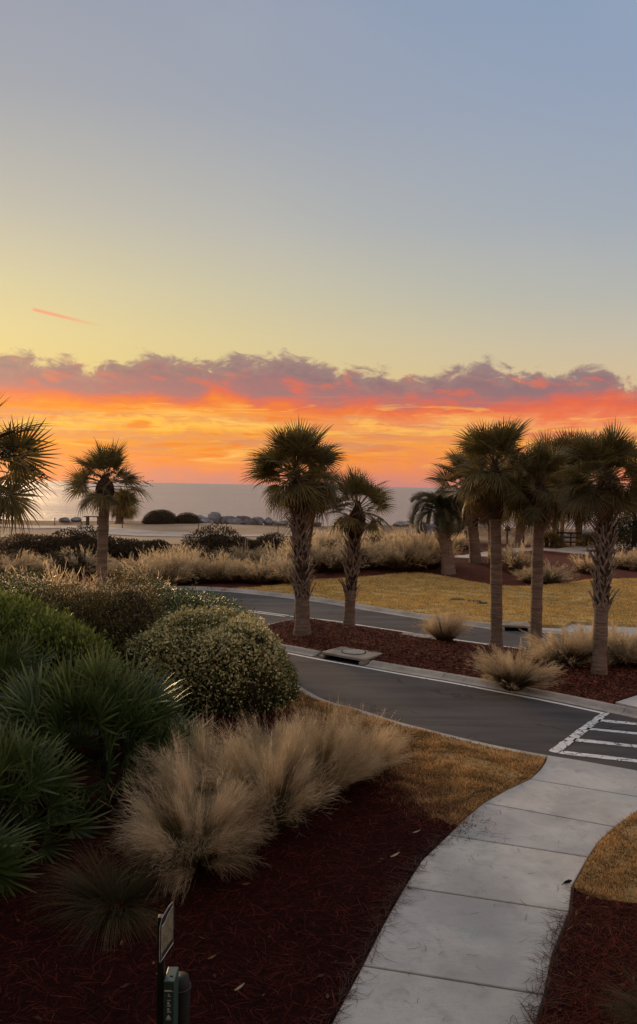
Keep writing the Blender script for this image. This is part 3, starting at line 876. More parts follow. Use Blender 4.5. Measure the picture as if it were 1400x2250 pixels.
# --- sidewalk ------------------------------------------------------------------------
sw = tag(empty('sidewalk', (0, 0, 0)), 'pale concrete sidewalk of broad slabs leading up to the crossing', 'sidewalk', kind='structure')
joints = [[(1185 + 12, 2195 + 1), (795, 2131)], [(1252, 2012), (888, 1956)], [(1294, 1891), (983, 1842)], [(1352, 1824), (1062, 1770)], [(1402 + 60, 1758 + 9), (1163, 1718)]]
J = [(xy(*r), xy(*l)) for r, l in joints]
dR, dL = J[0][0] - J[1][0], J[0][1] - J[1][1]
J = [(J[0][0] + dR * 2 + Vector((0.1, 0)), J[0][1] + dL * 2 + Vector((0.12, 0))), (J[0][0] + dR, J[0][1] + dL)] + J
ke = xy(1203, 1665); ke2 = xy(1470, 1711)
def slab(right, left, mid_r=(), mid_l=(), top=0.045, label=None):
    """right = (near, far), left = (near, far)"""
    g = 0.013
    poly = [right[0]] + list(mid_r) + [right[1], left[1]] + list(mid_l) + [left[0]]
    c = sum(poly, Vector((0, 0))) / len(poly)
    # pull every edge in by g so that an even joint stays open
    def shrink(P, g):
        out = []
        for i in range(len(P)):
            a, q, r = P[i - 1], P[i], P[(i + 1) % len(P)]
            u, w = (q - a).normalized(), (r - q).normalized()
            n1, n2 = Vector((-u.y, u.x)), Vector((-w.y, w.x))
            m = (n1 + n2)
            m = m / max(0.35, m.length_squared) * 2 if m.length > 1e-6 else n1
            out.append(q + m * g)
        return out
    poly = shrink(poly, g)
    n = len(poly)
    b = 0.007
    inn = shrink(poly, b)
    V = [(p.x, p.y, -0.03) for p in poly] + [(p.x, p.y, top - b) for p in poly]
    V += [(p.x, p.y, top) for p in inn]
    F = []
    for L in (0, 1):
        for i in range(n):
            F.append([L * n + i, L * n + (i + 1) % n, (L + 1) * n + (i + 1) % n, (L + 1) * n + i])
    F.append([2 * n + i for i in range(n)])
    o = add('paving_slab', mesh_py('paving_slab', V, F, M['walk']), sw)
    return o
mids_r = {2: [xy(1215, 2105)], 3: [xy(1258, 1955)], 4: [xy(1316, 1858)], 5: [xy(1400, 1790)]}
mids_l = {2: [xy(838, 2045)], 3: [xy(925, 1898), ], 4: [xy(1020, 1805)], 5: [xy(1112, 1742)]}
for i in range(len(J) - 1):
    slab((J[i][0], J[i + 1][0]), (J[i][1], J[i + 1][1]), mids_r.get(i, ()), mids_l.get(i, ()))
slab((J[-1][0], ke2), (J[-1][1], ke), (), (xy(1196, 1682), xy(1186, 1697)))

walk_left = [J[0][1], J[1][1]] + [xy(*p) for p in ((795, 2131), (838, 2045), (888, 1956), (925, 1898), (983, 1842), (1020, 1805), (1062, 1770), (1112, 1742), (1163, 1718), (1186, 1697), (1196, 1682), (1203, 1665))]
walk_right = [J[0][0], J[1][0]] + [xy(*p) for p in ((1197, 2196), (1215, 2105), (1252, 2012), (1258, 1955), (1294, 1891), (1316, 1858), (1352, 1824), (1400, 1790), (1462, 1767))] + [ke2]

# --- near lawn and beds ----------------------------------------------------------------
kin = offset(near_edge, -0.225)
kin = [p for p in kin if p.x > -1.9 and p.x < xy(1199, 1668).x]
bed_line = [xy(*p) for p in ((1003, 1818), (960, 1806), (915, 1775), (885, 1735), (872, 1690), (850, 1650), (800, 1625), (700, 1600), (640, 1580))] + [kin[0] + Vector((-0.5, -1.2))]
bl_ = spline(bed_line, 6)
rj_ = random.Random(15)
bed_line = [bl_[0]] + [p + Vector((rj_.gauss(0, 0.055), rj_.gauss(0, 0.055))) for p in bl_[1:-1]] + [bl_[-1]]
wl = [p for p in walk_left if p.y > xy(1003, 1818).y]
poly = kin + list(reversed([p + Vector((-0.015, 0.0)) for p in wl])) + list(bed_line)
lawn_poly = poly
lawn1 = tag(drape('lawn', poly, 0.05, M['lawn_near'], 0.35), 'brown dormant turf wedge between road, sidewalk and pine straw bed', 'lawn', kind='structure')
# right hand lawn beside the walk
rb = [xy(*p) for p in ((1258, 1955), (1268, 1968), (1320, 1985), (1400, 1995))]
wr = [p for p in walk_right if p.y >= xy(1258, 1956).y]
d1 = rb[-1] + Vector((3.5, -0.6))
poly2 = [p + Vector((0.015, 0)) for p in wr] + [ke2 + Vector((2.5, -0.9)), d1] + list(reversed(rb[1:]))
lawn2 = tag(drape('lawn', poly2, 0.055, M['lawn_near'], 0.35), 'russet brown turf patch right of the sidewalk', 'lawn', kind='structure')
# pine straw beds
bedL_edge = [p for p in walk_left if p.y <= xy(1003, 1818).y + 1e-3]
kl = [p for p in offset(near_edge, -0.225) if p.x <= kin[0].x]
poly3 = [p + Vector((-0.02, 0)) for p in bedL_edge] + [p + Vector((0.0, -0.005)) for p in bed_line] + list(reversed(kl)) + [Vector((-26, 14)), Vector((-26, 2.0)), Vector((-2, 2.0))]
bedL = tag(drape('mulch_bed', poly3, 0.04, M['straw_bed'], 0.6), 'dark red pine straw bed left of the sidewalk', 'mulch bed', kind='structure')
poly4 = [p + Vector((0.02, 0)) for p in walk_right if p.y <= xy(1258, 1954).y] + [p + Vector((0.0, -0.005)) for p in rb[1:]] + [d1, Vector((9, 2.0)), Vector((1.5, 2.0))]
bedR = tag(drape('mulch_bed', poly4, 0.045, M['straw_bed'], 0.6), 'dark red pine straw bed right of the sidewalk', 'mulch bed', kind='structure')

# --- island mulch ------------------------------------------------------------------------
in_near = offset(isl_near, 0.385); in_far = offset(isl_far, -0.23)
in_near = [p for p in in_near if p.x > isl_near[0].x + 0.30]
in_far = [p for p in in_far if p.x > isl_near[0].x + 0.34]
endn = xy(1340, 1549)
in_near = [p for p in in_near if p.x < endn.x - 0.1] + [xy(1345, 1550), xy(1400, 1532)]
in_far = [p for p in in_far if p.x < 10.5]
poly5 = in_near + [Vector((9.6, 17.2))] + list(reversed(in_far))
def isl_mound(x, y):
    return 0.0 * x
P5 = np.array([(p.x, p.y) for p in poly5])
def mound5(x, y):
    # rises gently away from the kerbs
    d = np.full(len(x), 9.0)
    for i in range(len(P5)):
        a = P5[i]; b = P5[(i + 1) % len(P5)]
        ab = b - a; L = (ab ** 2).sum() + 1e-9
        t = np.clip(((x - a[0]) * ab[0] + (y - a[1]) * ab[1]) / L, 0, 1)
        d = np.minimum(d, np.hypot(x - a[0] - t * ab[0], y - a[1] - t * ab[1]))
    return 0.13 * sstep(0, 1.2, d)
island = tag(drape('mulch_bed', poly5, 0.075, M['bark'], 0.4, extra=mound5), 'red bark mulch island planted with palms between the two lanes', 'mulch bed', kind='structure')
def island_z(p):
    return 0.075 + float(mound5(np.array([p.x]), np.array([p.y]))[0])
# paving beside the crossing at the end of the island
pv = [xy(1352, 1549), xy(1402, 1533), Vector((9.6, 17.0)), xy(1480, 1578)]
tag(drape('pavement', [p for p in pv], 0.06, M['walk'], 0.5), 'grey concrete landing at the end of the mulch island', 'pavement', kind='structure')

# --- far lawn -------------------------------------------------------------------------------
fk = [p for p in offset(far_edge, 0.465) if p.x > -3.6 and p.x < 5.9]
top_px = ((1400, 1277), (1330, 1276), (1290, 1279), (1240, 1286), (1180, 1293), (1120, 1293), (1080, 1290), (1040, 1284), (1000, 1275), (960, 1267), (930, 1263), (890, 1264), (850, 1267), (800, 1272), (740, 1276), (680, 1279), (630, 1288), (560, 1296), (490, 1299))
topl = [xy(*p) for p in top_px]
ramp_px = ((1165, 1373), (1170, 1379), (1238, 1381), (1256, 1372), (1400, 1379))
rp = [xy(*p) for p in ramp_px]
poly6 = fk + rp + [rp[-1] + Vector((6, -1.6)), topl[0] + Vector((7, 0.6))] + topl
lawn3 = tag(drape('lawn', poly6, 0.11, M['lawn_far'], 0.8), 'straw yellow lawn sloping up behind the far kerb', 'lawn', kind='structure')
# ramp slab on the far side
rs = [xy(1165, 1381), xy(1238, 1383), xy(1256, 1374), xy(1400, 1381), rp[-1] + Vector((6, -1.65)), Vector((16, 22.5)), Vector((11.0, 23.9)), Vector((8.6, 24.68)), Vector((6.9, 25.45))]
tag(drape('sidewalk', list(reversed(rs)), 0.035, M['walk'], 0.8), 'pale concrete walk strip below the far lawn behind the island grasses', 'sidewalk', kind='structure')

# --- far mulch bed and paths -------------------------------------------------------------------
fb = [p + Vector((0, 0.02)) for p in reversed(topl)] + [topl[0] + Vector((7, 0.6)), Vector((30, 41)), Vector((26, 62)), Vector((8, 66)), Vector((-4, 60)), Vector((-12, 52)), Vector((-22, 50)), Vector((-30, 42)), Vector((-22, 27)), Vector((-14.5, 31.4)), Vector((-9.8, 33.6)), Vector((-5, 34.2))]
bedF = tag(drape('mulch_bed', fb, 0.05, M['far_mulch'], 1.0), 'reddish mulch bed of grasses and palms beyond the road', 'mulch bed', kind='structure')
def ribbon_path(name, px_pts, w, mat, dz, label, lead=None):
    line = [xy(*p) for p in px_pts]
    if lead: line = [Vector(p) for p in lead[0]] + line + [Vector(p) for p in lead[1]]
    line = spline(line, 6)
    a = offset(line, w / 2); b = offset(line, -w / 2)
    return tag(drape(name, a + list(reversed(b)), dz, mat, 0.8), label, 'path', kind='structure')
ribbon_path('path', ((1010, 1229), (1060, 1222), (1120, 1212), (1185, 1209), (1240, 1213), (1300, 1219), (1360, 1224)), 1.7, M['path'], 0.10, 'pale concrete footpath curving between the palms beyond the lawn', ([], [(26, 46)]))
ribbon_path('path', ((1240, 1212), (1290, 1206), (1340, 1204)), 1.8, M['path'], 0.115, 'pale branch of the footpath behind the rightmost palm', ([], [(30, 66)]))
sandp = [xy(*p) for p in ((0, 1182), (90, 1179), (220, 1186), (330, 1196), (430, 1198), (560, 1196), (660, 1192), (700, 1186))] + [Vector((6, 74)), Vector((-2, 80)), Vector((-16, 84)), Vector((-40, 80)), Vector((-40, 56))]
tag(drape('sand', sandp, 0.06, M['sand'], 1.2), 'pale sandy flat between dark bushes and the shore path', 'sand', kind='structure')
ribbon_path('path', ((60, 1160), (130, 1159), (210, 1165), (300, 1174), (400, 1178), (520, 1180), (640, 1180)), 4.2, M['greypath'], 0.13, 'grey shore path bending across the sandy flat', ([(-60, 82), (-36, 80)], [(6, 68)]))

# --- unseen house behind the viewpoint, added to shade the foreground ---------------
def house():
    o = tag(empty('house', (0, -1.0, 0)), 'unseen brown sided house with balcony, added behind the viewpoint for shade', 'house')
    sid = simple('brown_siding', (0.22, 0.18, 0.15), 0.85, 0.2, 3.0, 0.2)
    trim = simple('house_trim', (0.55, 0.53, 0.50), 0.7, 0.1, 3.0, 0.2)
    roofm = simple('roof_shingle', (0.09, 0.085, 0.085), 0.9, 0.3, 6.0, 0.1)
    glass = simple('dark_pane', (0.03, 0.035, 0.04), 0.1, 0.1, 1.0, 0.5)
    mb = MB(); mb.box((0, -4.5, 4.4), (24, 9, 9.2)); wl_ = mb.build('wall', sid, o)
    mb = MB(); mb.addf([(-12.6, 0.7, 8.95), (12.6, 0.7, 8.95), (12.6, -9.7, 8.95), (-12.6, -9.7, 8.95), (-8, -4.5, 12.4), (8, -4.5, 12.4)], [[0, 1, 5, 4], [1, 2, 5], [2, 3, 4, 5], [3, 0, 4], [3, 2, 1, 0]]); mb.build('roof', roofm, o)
    mb = MB(); mb.box((0, 0.72, 2.82), (6.0, 1.44, 0.16)); mb.build('balcony_floor', trim, o)
    for sx in (-2.9, 2.9):
        mb = MB(); mb.box((sx, 1.36, 1.35), (0.14, 0.14, 2.75)); mb.build('balcony_post', trim, o)
    mb = MB(); mb.box((-9.6, 3.6, 4.4), (8.4, 7.15, 9.2)); mb.build('shade_wing', sid, o)  # invented wing out of view, added to darken the lower left
    for x in (6.0, 9.5):
        for z in (1.6, 4.6, 7.2):
            mb = MB(); mb.box((x, 0.03, z), (1.5, 0.06, 1.6)); w_ = mb.build('window', trim, wl_)
            mb = MB(); mb.box((x, 0.066, z), (1.3, 0.01, 1.4)); mb.build('pane', glass, wl_)
    mb = MB(); mb.box((0, 0.03, 4.0), (2.0, 0.06, 2.15)); mb.build('balcony_door', glass, o)
house()

# ================================================================== PLANTS
rng = np.random.default_rng(7)
ORD = ['leftmost', 'second from left', 'third from left', 'fourth from left', 'fifth from left', 'sixth from left', 'seventh from left', 'eighth from left', 'ninth from left', 'tenth from left', 'eleventh from left', 'twelfth from left', 'thirteenth from left', 'fourteenth from left', 'fifteenth from left']

# ---- fan palm leaves ---------------------------------------------------------------------
def fan_leaf(seed, mat, pet=0.45, blade=0.55, n=36, spread=128, droop=0.18, tipdroop=0.10, fold=0.25, wf=1.0, petw=0.022, split=0.42):
    """one fan leaf along +X, total length about 1, normal +Z"""
    r = np.random.default_rng(seed)
    th = np.radians(np.linspace(-spread, spread, n)) + r.normal(0, 0.015, n)
    L = blade * (0.60 + 0.40 * np.cos(th / 1.9)) * r.uniform(0.9, 1.08, n)
    fr = np.array([0.03, split * 0.55, split, 0.70, 0.88, 1.0])
    wr = np.array([0.5, 1.0, 1.0, 0.62, 0.32, 0.05])
    dth = 2 * math.radians(spread) / (n - 1)
    k = len(fr)
    rr = L[:, None] * fr[None, :]
    dirx, diry = np.cos(th)[:, None], np.sin(th)[:, None]
    x = pet + rr * dirx
    y = rr * diry * 0.95
    z = fold * np.abs(rr * diry) * 0.55 - droop * (rr * np.maximum(dirx, -0.2) + 0.0) ** 2 * 2.2 / blade * 0.55
    z = z - tipdroop * (fr[None, :] ** 3) * L[:, None] * r.uniform(0.3, 1.9, n)[:, None]
    P = np.stack([x, y, z], -1)
    wid = np.minimum(rr * dth * 1.06, 9) * 1.0
    wmax = (L * split * dth * 1.06)[:, None]
    wd = np.where(fr[None, :] <= split + 1e-6, rr * dth * 1.08, wmax * wr[None, :]) * wf
    alt = np.where(np.arange(n) % 2 == 0, 1.0, -1.0) * 0.30
    S = np.stack([-np.sin(th), np.cos(th), alt], -1)
    S /= np.linalg.norm(S, axis=1)[:, None]
    V, q = ribbons(P, wd, S)
    t = np.repeat(np.tile(fr, n), 2)
    v = np.repeat(r.uniform(0, 1, n), 2 * k)
    # petiole: a flat three-sided stem that arches
    m = 5
    xs = np.linspace(0, pet + 0.03, m)
    pz = 0.05 * pet * np.sin(np.linspace(0, math.pi, m))
    ring = []
    for i in range(m):
        w = petw * (1.35 - 0.7 * i / (m - 1))
        ring += [(xs[i], -w / 2, pz[i]), (xs[i], w / 2, pz[i]), (xs[i], 0, pz[i] - w * 0.6)]
    base = len(V)
    V = np.concatenate([V, np.array(ring)])
    pq = []
    for i in range(m - 1):
        for j in range(3):
            a = base + 3 * i + j; b = base + 3 * i + (j + 1) % 3
            pq.append((a, b, b + 3, a + 3))
    q = np.concatenate([q, np.array(pq)])
    t = np.concatenate([t, np.zeros(3 * m)]); v = np.concatenate([v, np.full(3 * m, 0.6)])
    return mesh_np('frond', V, quads=q, mat=mat, attrs={'t': t, 'v': v})

FR_UP = [fan_leaf(10 + i, M['frond'], droop=0.10, tipdroop=0.05, fold=0.5) for i in range(2)]
FR_MID = [fan_leaf(20 + i, M['frond'], pet=0.50, blade=0.50, droop=0.15, tipdroop=0.12, fold=0.28) for i in range(3)]
FR_LOW = [fan_leaf(30 + i, M['frond'], pet=0.52, blade=0.48, droop=0.28, tipdroop=0.20, fold=0.10) for i in range(3)]
FR_DEAD = [fan_leaf(40 + i, M['dead_frond'], droop=1.3, tipdroop=0.6, fold=-0.7, n=26, spread=95) for i in range(2)]

def frame(d, up, twist=0.0):
    """matrix whose X runs along d and whose Z is as near up as it can be"""
    x = Vector(d).normalized()
    z = Vector(up) - x * x.dot(Vector(up))
    if z.length < 1e-3: z = x.orthogonal()
    z.normalize()
    y = z.cross(x)
    m = Matrix((x, y, z)).transposed()
    return m @ Matrix.Rotation(twist, 3, 'X')

def boot_mesh():
    """an old leaf base: two legs that join and curve out from the trunk; local Z up, Y out"""
    V, F = [], []
    def leg(pts, w):
        o = len(V)
        for i, (x, y, z) in enumerate(pts):
            ww = w[i]
            V.extend([(x - ww, y, z), (x + ww, y, z), (x + ww * 0.7, y + 0.022, z), (x - ww * 0.7, y + 0.022, z)])
        for i in range(len(pts) - 1):
            for j in range(4):
                a = o + 4 * i + j; b = o + 4 * i + (j + 1) % 4
                F.append([a, b, b + 4, a + 4])
        F.append([o + 4 * (len(pts) - 1) + j for j in range(4)])
    leg([(-0.085, -0.035, 0.0), (-0.045, 0.005, 0.11), (0.0, 0.03, 0.22)], [0.022, 0.026, 0.03])
    leg([(0.085, -0.035, 0.0), (0.045, 0.005, 0.11), (0.0, 0.03, 0.22)], [0.022, 0.026, 0.03])
    leg([(0.0, 0.03, 0.20), (0.0, 0.065, 0.30), (0.0, 0.125, 0.41)], [0.034, 0.028, 0.020])
    return mesh_py('leaf_base', V, F, M['boot'])
BOOT = boot_mesh()

def trunk_mesh(H, r0, r1, lean, seed, neck=False, n=14, rings=30):
    rd = random.Random(seed)
    V, F = [], []
    for i in range(rings):
        t = i / (rings - 1)
        z = H * t
        rad = r1 + (r0 - r1) * (1 - t) ** 0.7 + 0.28 * r0 * math.exp(-z / 0.16)
        rad *= 1 + 0.035 * math.sin(z * 31 + seed) + rd.uniform(-0.02, 0.02)
        cx = lean[0] * t ** 1.5; cy = lean[1] * t ** 1.5
        for j in range(n):
            a = 2 * math.pi * j / n
            q = rad * (1 + 0.03 * math.sin(3 * a + seed + z))
            V.append((cx + q * math.cos(a), cy + q * math.sin(a), z - 0.08 if i == 0 else z))
    for i in range(rings - 1):
        for j in range(n):
            F.append([i * n + j, i * n + (j + 1) % n, (i + 1) * n + (j + 1) % n, (i + 1) * n + j])
    F.append([(rings - 1) * n + j for j in range(n)])
    return mesh_py('trunk', V, F, M['trunk'], True)

def fruit_stalk(seed, L=1.0):
    """a branched, arching fruit stalk with small dark berries"""
    rd = random.Random(seed)
    mb = MB()
    pts = []
    for i in range(7):
        t = i / 6
        pts.append(Vector((L * t, 0, L * (0.25 * t - 0.75 * t * t))))
    mb.tube(pts, [0.008, 0.007, 0.006, 0.005, 0.004, 0.004, 0.003], 4)
    for i in range(16):
        t = rd.uniform(0.35, 1.0)
        k = min(5, int(t * 6)); p = pts[k].lerp(pts[k + 1], t * 6 - k)
        d = Vector((rd.uniform(0.1, 0.9), rd.uniform(-0.8, 0.8), rd.uniform(-0.9, 0.25))).normalized()
        l = rd.uniform(0.12, 0.3) * L
        e = p + d * l + Vector((0, 0, -0.1 * l))
        mb.tube([p, p.lerp(e, 0.5) + Vector((0, 0, 0.02)), e], 0.0028, 3)
        for q in range(5):
            c = p.lerp(e, rd.uniform(0.3, 1.0)) + Vector((rd.uniform(-1, 1), rd.uniform(-1, 1), rd.uniform(-1, 1))) * 0.012
            s = rd.uniform(0.009, 0.016)
            mb.addf([c + Vector(v) * s for v in ((1, 0, 0), (-1, 0, 0), (0, 1, 0), (0, -1, 0), (0, 0, 1), (0, 0, -1))],
                    [[0, 2, 4], [2, 1, 4], [1, 3, 4], [3, 0, 4], [2, 0, 5], [1, 2, 5], [3, 1, 5], [0, 3, 5]])
    return mesh_py('fruit_stalk', mb.V, mb.F, M['fruit'])
FRUIT = [fruit_stalk(3), fruit_stalk(4)]

def fan_palm(label, base, H, r0, r1, CR, nf, lean=(0, 0), boots=None, neck=0.5, seed=1, dead=0, fruit=0, lowest=-55, squash=1.0, side_bias=None, group=None):
    """a cabbage palm: base point, trunk height, radii, crown radius CR, nf fronds"""
    rd = random.Random(seed)
    o = empty('palm_tree', base)
    tag(o, label, 'palm', group or 'cabbage palms')
    add('trunk', trunk_mesh(H, r0, r1, lean, seed), o)
    top = Vector((lean[0], lean[1], H))
    # fibrous crown shaft
    nk = MB()
    pts, rad = [], []
    for i in range(9):
        t = i / 8
        z = H - neck + t * (neck + 0.28 * CR)
        tt = max(0.0, min(1.0, z / H))
        pts.append((lean[0] * tt ** 1.5, lean[1] * tt ** 1.5, z))
        rad.append(r1 * (1.12 + 0.75 * math.sin(math.pi * min(1, t * 1.15)) ** 1.0) * (1 - 0.55 * max(0, t - 0.7) / 0.3) * rd.uniform(0.93, 1.07))
    nk.tube(pts, rad, 12)
    nk.build('crown_shaft', M['neck'], o, True)
    # old leaf bases
    if boots:
        z0, z1, pitch, per = boots
        sl_ = MB(); sp_, sr_ = [], []
        for i in range(12):
            z = z0 + 0.1 + (z1 - z0) * i / 11; t = min(1.0, z / H)
            sp_.append((lean[0] * t ** 1.5, lean[1] * t ** 1.5, z)); sr_.append((r1 + (r0 - r1) * (1 - t) ** 0.7) * (1.06 if 0 < i < 11 else 0.98))
        sl_.tube(sp_, sr_, 12); sl_.build('fibre_sleeve', M['neck'], o, True)
        z = z0; k = 0
        while z < z1:
            for j in range(per):
                a = 2 * math.pi * (j + 0.5 * (k % 2)) / per + rd.uniform(-0.3, 0.3)
                if rd.random() < 0.12: continue
                t = z / H
                rad_ = (r1 + (r0 - r1) * (1 - t) ** 0.7) * 0.98
                c = Vector((lean[0] * t ** 1.5 + rad_ * math.cos(a), lean[1] * t ** 1.5 + rad_ * math.sin(a), z + rd.uniform(-0.03, 0.03)))
                s = max(1.0, r0 / 0.2) * rd.uniform(0.6, 1.25)
                m = Matrix.Translation(c) @ Matrix.Rotation(a - math.pi / 2, 4, 'Z') @ Matrix.Rotation(rd.uniform(-0.22, 0.10), 4, 'X') @ Matrix.Rotation(rd.uniform(-0.2, 0.2), 4, 'Y') @ Matrix.Scale(s, 4)
                add('leaf_base', BOOT, o, mat4=m)
            z += pitch; k += 1
    # fronds
    for i in range(nf):
        u = (i + 0.5) / nf
        el = 84 + (lowest - 84) * (u ** 0.92) + rd.gauss(0, 9)
        azm = i * 2.39996 + rd.uniform(-0.2, 0.2)
        s = CR * rd.uniform(0.78, 1.16) * (0.92 if el > 60 else 1.0)
        d = Vector((math.cos(azm) * math.cos(R(el)), math.sin(azm) * math.cos(R(el)), math.sin(R(el)) * squash))
        me = rd.choice(FR_UP) if el > 48 else (rd.choice(FR_MID) if el > 0 else rd.choice(FR_LOW))
        st = top + Vector((0, 0, 0.22 * CR * max(0, math.sin(R(el))))) + Vector((d.x, d.y, 0)) * r1 * 0.5
        m = Matrix.Translation(st) @ frame(d, (0, 0, 1) if el < 75 else (math.cos(azm), math.sin(azm), 0.4), rd.gauss(0, 0.65)).to_4x4() @ Matrix.Scale(s, 4)
        add('frond', me, o, mat4=m)
    for i in range(dead):
        azm = rd.uniform(0, 6.28)
        el = rd.uniform(-78, -50)
        d = Vector((math.cos(azm) * math.cos(R(el)), math.sin(azm) * math.cos(R(el)), math.sin(R(el))))
        m = Matrix.Translation(top + Vector((d.x, d.y, -neck * 0.5)) * 0.25) @ frame(d, (0, 0, 1), rd.gauss(0, 0.4)).to_4x4() @ Matrix.Scale(CR * rd.uniform(0.6, 0.85), 4)
        add('dead_frond', rd.choice(FR_DEAD), o, mat4=m)
    for i in range(fruit):
        azm = 6.28 * i / fruit + rd.uniform(-0.3, 0.3)
        m = Matrix.Translation(top) @ frame((math.cos(azm), math.sin(azm), rd.uniform(0.3, 0.9)), (0, 0, 1)).to_4x4() @ Matrix.Scale(CR * rd.uniform(0.8, 1.05), 4)
        add('fruit_stalk', rd.choice(FRUIT), o, mat4=m)
    return o

def palm_from_px(label, base_px, hub_px, Y=None, CR_px=100, **kw):
    """trunk foot at base_px (or under hub at the distance Y), leaf hub at hub_px"""
    dz = kw.pop('dz', 0.0)
    if Y is None:
        b = at(*base_px, dz=dz)
    else:
        q = at_y(base_px[0], base_px[1], Y)
        b = Vector((q.x, Y, float(terrain(q.x, Y)) + dz))
    hub = at_y(hub_px[0], hub_px[1], b.y)
    H = hub.z - b.z
    CR = CR_px * b.y / FPX
    return fan_palm(label, b, H, kw.pop('r0'), kw.pop('r1'), CR, kw.pop('nf'), (hub.x - b.x, 0.0), **kw), b

# island palms
palm_from_px('tall palm with criss-cross leaf bases nearest the rounded island tip', (665, 1393), (650, 1052), CR_px=110, r0=0.22, r1=0.14, nf=70, boots=(1.0, 3.5, 0.15, 6), neck=1.1, seed=3, dead=3, lowest=-42, dz=0.2)
palm_from_px('palm half hidden behind the tall palm at the island tip', (655, 1372), (692, 1080), CR_px=70, r0=0.15, r1=0.14, nf=34, neck=0.5, seed=13, dead=1, lowest=-50, dz=0.12)
palm_from_px('shorter palm with rough trunk, second along the island', (767, 1379), (786, 1125), CR_px=86, r0=0.17, r1=0.14, nf=36, boots=(0.95, 3.2, 0.15, 6), neck=0.8, seed=5, dead=1, lowest=-40, dz=0.12)
palm_from_px('tallest palm with slim smooth trunk between two grass clumps', (1090, 1424), (1086, 1040), CR_px=110, r0=0.165, r1=0.15, nf=66, neck=1.25, seed=8, dead=5, lowest=-50, dz=0.12)
palm_from_px('palm with smooth ringed trunk just right of the tallest one', (1176, 1438), (1186, 1075), CR_px=96, r0=0.155, r1=0.14, nf=52, neck=0.9, seed=21, dead=6, lowest=-55, dz=0.12)
palm_from_px('rightmost palm, shaggy trunk above and smooth green trunk below', (1316, 1482), (1336, 1062), CR_px=114, r0=0.165, r1=0.145, nf=60, boots=(1.55, 4.1, 0.14, 6), neck=0.7, seed=29, dead=1, lowest=-46, dz=0.18)
# left palms
palm_from_px('near palm cut by the left picture edge with drooping fruit stalks', (-60, 1300), (-82, 1030), Y=11.0, CR_px=182, r0=0.19, r1=0.16, nf=40, neck=0.6, seed=34, dead=3, fruit=9, lowest=-62)
palm_from_px('slender dark palm with fruit stalks rising from grass left of the road', (221, 1290), (231, 1068), Y=23.0, CR_px=94, r0=0.16, r1=0.145, nf=36, neck=0.5, seed=41, dead=1, fruit=8, lowest=-42)
palm_from_px('small distant palm near the bench at the shore', (262, 1146), (268, 1112), Y=86.0, CR_px=38, r0=0.42, r1=0.36, nf=46, neck=0.9, seed=45, lowest=-62)
# palms beyond the lawn
palm_from_px('stout palm with pale ringed trunk beside the curving footpath', (1044, 1238), (1026, 1074), CR_px=92, r0=0.30, r1=0.26, nf=52, neck=1.9, seed=52, dead=3, lowest=-58)
palm_from_px('thin trunked palm hidden behind the tallest palm', (1081, 1241), (1078, 1105), CR_px=66, r0=0.20, r1=0.17, nf=36, neck=0.7, seed=55, dead=2, lowest=-62)
palm_from_px('distant palm with dark thick trunk left of the wooden railing', (1141, 1204), (1150, 1085), CR_px=96, r0=0.38, r1=0.36, nf=48, neck=1.4, seed=61, dead=3, lowest=-66)
palm_from_px('distant palm at the left end of the wooden railing', (1221, 1199), (1216, 1062), CR_px=98, r0=0.27, r1=0.24, nf=54, neck=0.9, seed=63, dead=3, lowest=-68)
palm_from_px('distant palm with mossy trunk at the right end of the railing', (1272, 1199), (1266, 1060), CR_px=106, r0=0.28, r1=0.25, nf=58, neck=0.9, seed=66, dead=3, lowest=-66)
palm_from_px('far palm showing a thin dark trunk between the railing palms', (1234, 1186), (1240, 1085), CR_px=60, r0=0.20, r1=0.17, nf=36, neck=0.9, seed=68, lowest=-60)

